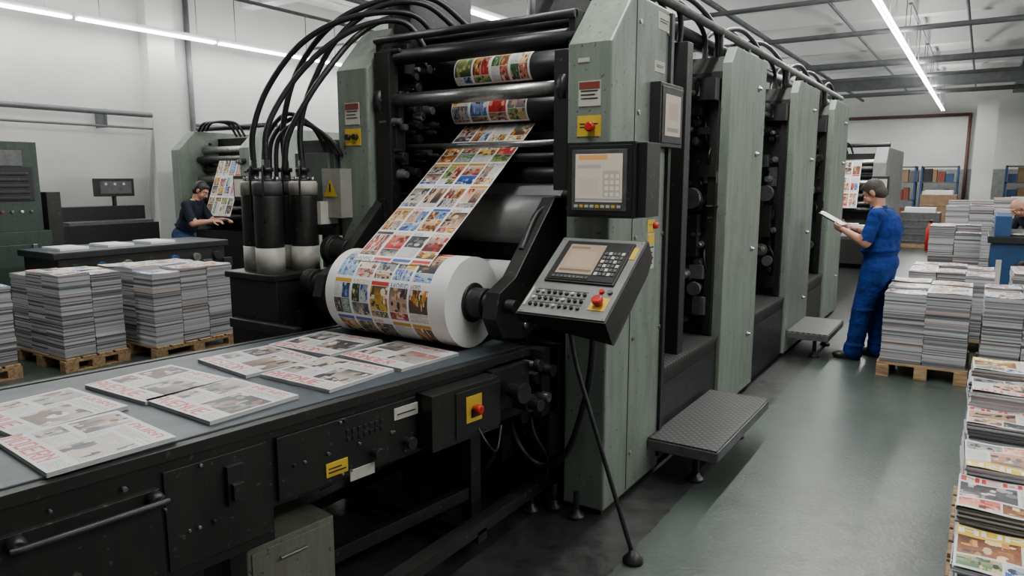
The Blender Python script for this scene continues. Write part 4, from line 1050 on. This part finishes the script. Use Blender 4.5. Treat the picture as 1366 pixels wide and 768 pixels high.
    b = B(); b.M = M
    for s in 'LR':
        a = Vv['an'+s]; t = Vector(J.get('toe'+s, (1, 0, 0))).normalized(); tl = Vector((-t.y, t.x, 0)); R4 = Matrix((t, tl, Vector((0, 0, 1)))).transposed()
        g = Vector((a.x, a.y, 0))
        b.ell(g+t*.05+Vector((0, 0, .045)), (.125, .048, .042), SKIN, R4); b.ell(g+t*.12+Vector((0, 0, .036)), (.075, .05, .034), SKIN, R4)
        b.ell(g-t*.03+Vector((0, 0, .06)), (.055, .045, .058), SKIN, R4); b.capsule(g+Vector((0, 0, .06)), .045, g+Vector((0, 0, .12)), .05, SKIN)
    remesh(b, 'shoes', .008, 2, lambda c: 0, [SHOE], e)
    b = B(); b.M = M
    for s in 'LR':
        a = Vv['an'+s]; t = Vector(J.get('toe'+s, (1, 0, 0))).normalized(); tl = Vector((-t.y, t.x, 0)); g = Vector((a.x, a.y, .0))
        pts = [g+t*(.055+.125*math.cos(q))+tl*(.046*math.sin(q)) for q in [k*math.pi/10 for k in range(20)]]
        b.add([tuple(p) for p in pts]+[tuple(p+Vector((0, 0, .018))) for p in pts], [tuple(range(19, -1, -1)), tuple(range(20, 40))]+[(k, (k+1) % 20, 20+(k+1) % 20, 20+k) for k in range(20)], BLACK)
    b.obj('soles', e)
    if hands:
        for s, sd in (('L', J.get('thL', 1)), ('R', J.get('thR', -1))):
            hand(e, Vv['wr'+s], J['hd'+s], J['pn'+s], M, J.get('curl', 1), 'hand_'+s.lower(), sd)
    return e

def place(x, y, ang): return Matrix.Translation((x, y, 0)) @ Matrix.Rotation(math.radians(ang), 4, 'Z')
J = dict(pelvis=(-.03, 0, .96), chest=(-.045, 0, 1.28), neck=(.02, 0, 1.49), head=(.075, 0, 1.62), look=(1, 0, -.7),
         shL=(-.01, .205, 1.42), shR=(-.01, -.205, 1.42), elL=(.05, .26, 1.16), elR=(.05, -.26, 1.16), wrL=(.28, .17, 1.27), wrR=(.28, -.13, 1.27),
         hipL=(-.02, .10, .90), hipR=(-.02, -.10, .90), knL=(.07, .12, .50), knR=(.00, -.12, .50), anL=(.12, .13, .09), anR=(-.03, -.13, .09),
         toeL=(1, .15, 0), toeR=(1, -.25, 0), hdL=(1, -.35, .30), hdR=(1, .15, .35), pnL=(-.2, -.7, .5), pnR=(-.2, .6, .6), curl=.9, thL=1, thR=-1)
MO = place(-.80, 7.70, 172)
op = person('press_operator', J, MO, OVERALL, OVERALL, HAIR, stout=1.22, baggy=1.2)
b = B(); TM = MO @ Matrix.Translation((.43, .01, 1.36)) @ Matrix.Rotation(math.radians(-28), 4, 'Y')
b.M = TM; b.box(-.13, .13, -.10, .10, -.006, .006, DGREY); b.box(-.12, .12, -.09, .09, .006, .009, PAPERW); b.box(.10, .135, -.04, .04, .006, .016, STEEL)
b.obj('clipboard', op, .002)
J2 = dict(pelvis=(-.10, 0, .97), chest=(.04, 0, 1.28), neck=(.13, 0, 1.47), head=(.21, 0, 1.59), look=(1, 0, -.7),
          shL=(.08, .20, 1.40), shR=(.08, -.20, 1.40), elL=(.20, .27, 1.15), elR=(.20, -.27, 1.15), wrL=(.42, .18, 1.18), wrR=(.42, -.16, 1.18),
          hipL=(-.08, .10, .91), hipR=(-.08, -.10, .91), knL=(-.01, .12, .50), knR=(-.06, -.12, .5), anL=(-.03, .13, .09), anR=(-.12, -.13, .09),
          hdL=(1, -.2, 0), hdR=(1, .2, 0), pnL=(0, -.3, -1), pnR=(0, .3, -1), curl=.6)
person('press_worker', J2, place(-9.33, 5.98, 30), DSHIRT, JEANS, BLACKH)
J3 = dict(pelvis=(-.12, 0, .93), chest=(.12, 0, 1.16), neck=(.26, 0, 1.28), head=(.36, 0, 1.36), look=(1, 0, -.9),
          shL=(.18, .19, 1.22), shR=(.18, -.19, 1.22), elL=(.28, .26, .98), elR=(.28, -.26, .98), wrL=(.48, .16, 1.04), wrR=(.48, -.14, 1.04),
          hipL=(-.10, .10, .88), hipR=(-.10, -.10, .88), knL=(-.02, .12, .50), knR=(-.08, -.12, .5), anL=(-.05, .13, .09), anR=(-.16, -.13, .09),
          hdL=(1, -.2, 0), hdR=(1, .2, 0), pnL=(0, -.3, -1), pnR=(0, .3, -1), curl=.6)
CAPB = mat('beige_hair', (.32, .22, .15), .7)
person('packing_worker', J3, place(.72, 12.2, 215), DSHIRT, JEANS, CAPB, bald=True)

w = bpy.data.worlds.new('world'); bpy.context.scene.world = w; w.use_nodes = True
w.node_tree.nodes['Background'].inputs[0].default_value = (.6, .65, .7, 1); w.node_tree.nodes['Background'].inputs[1].default_value = .2
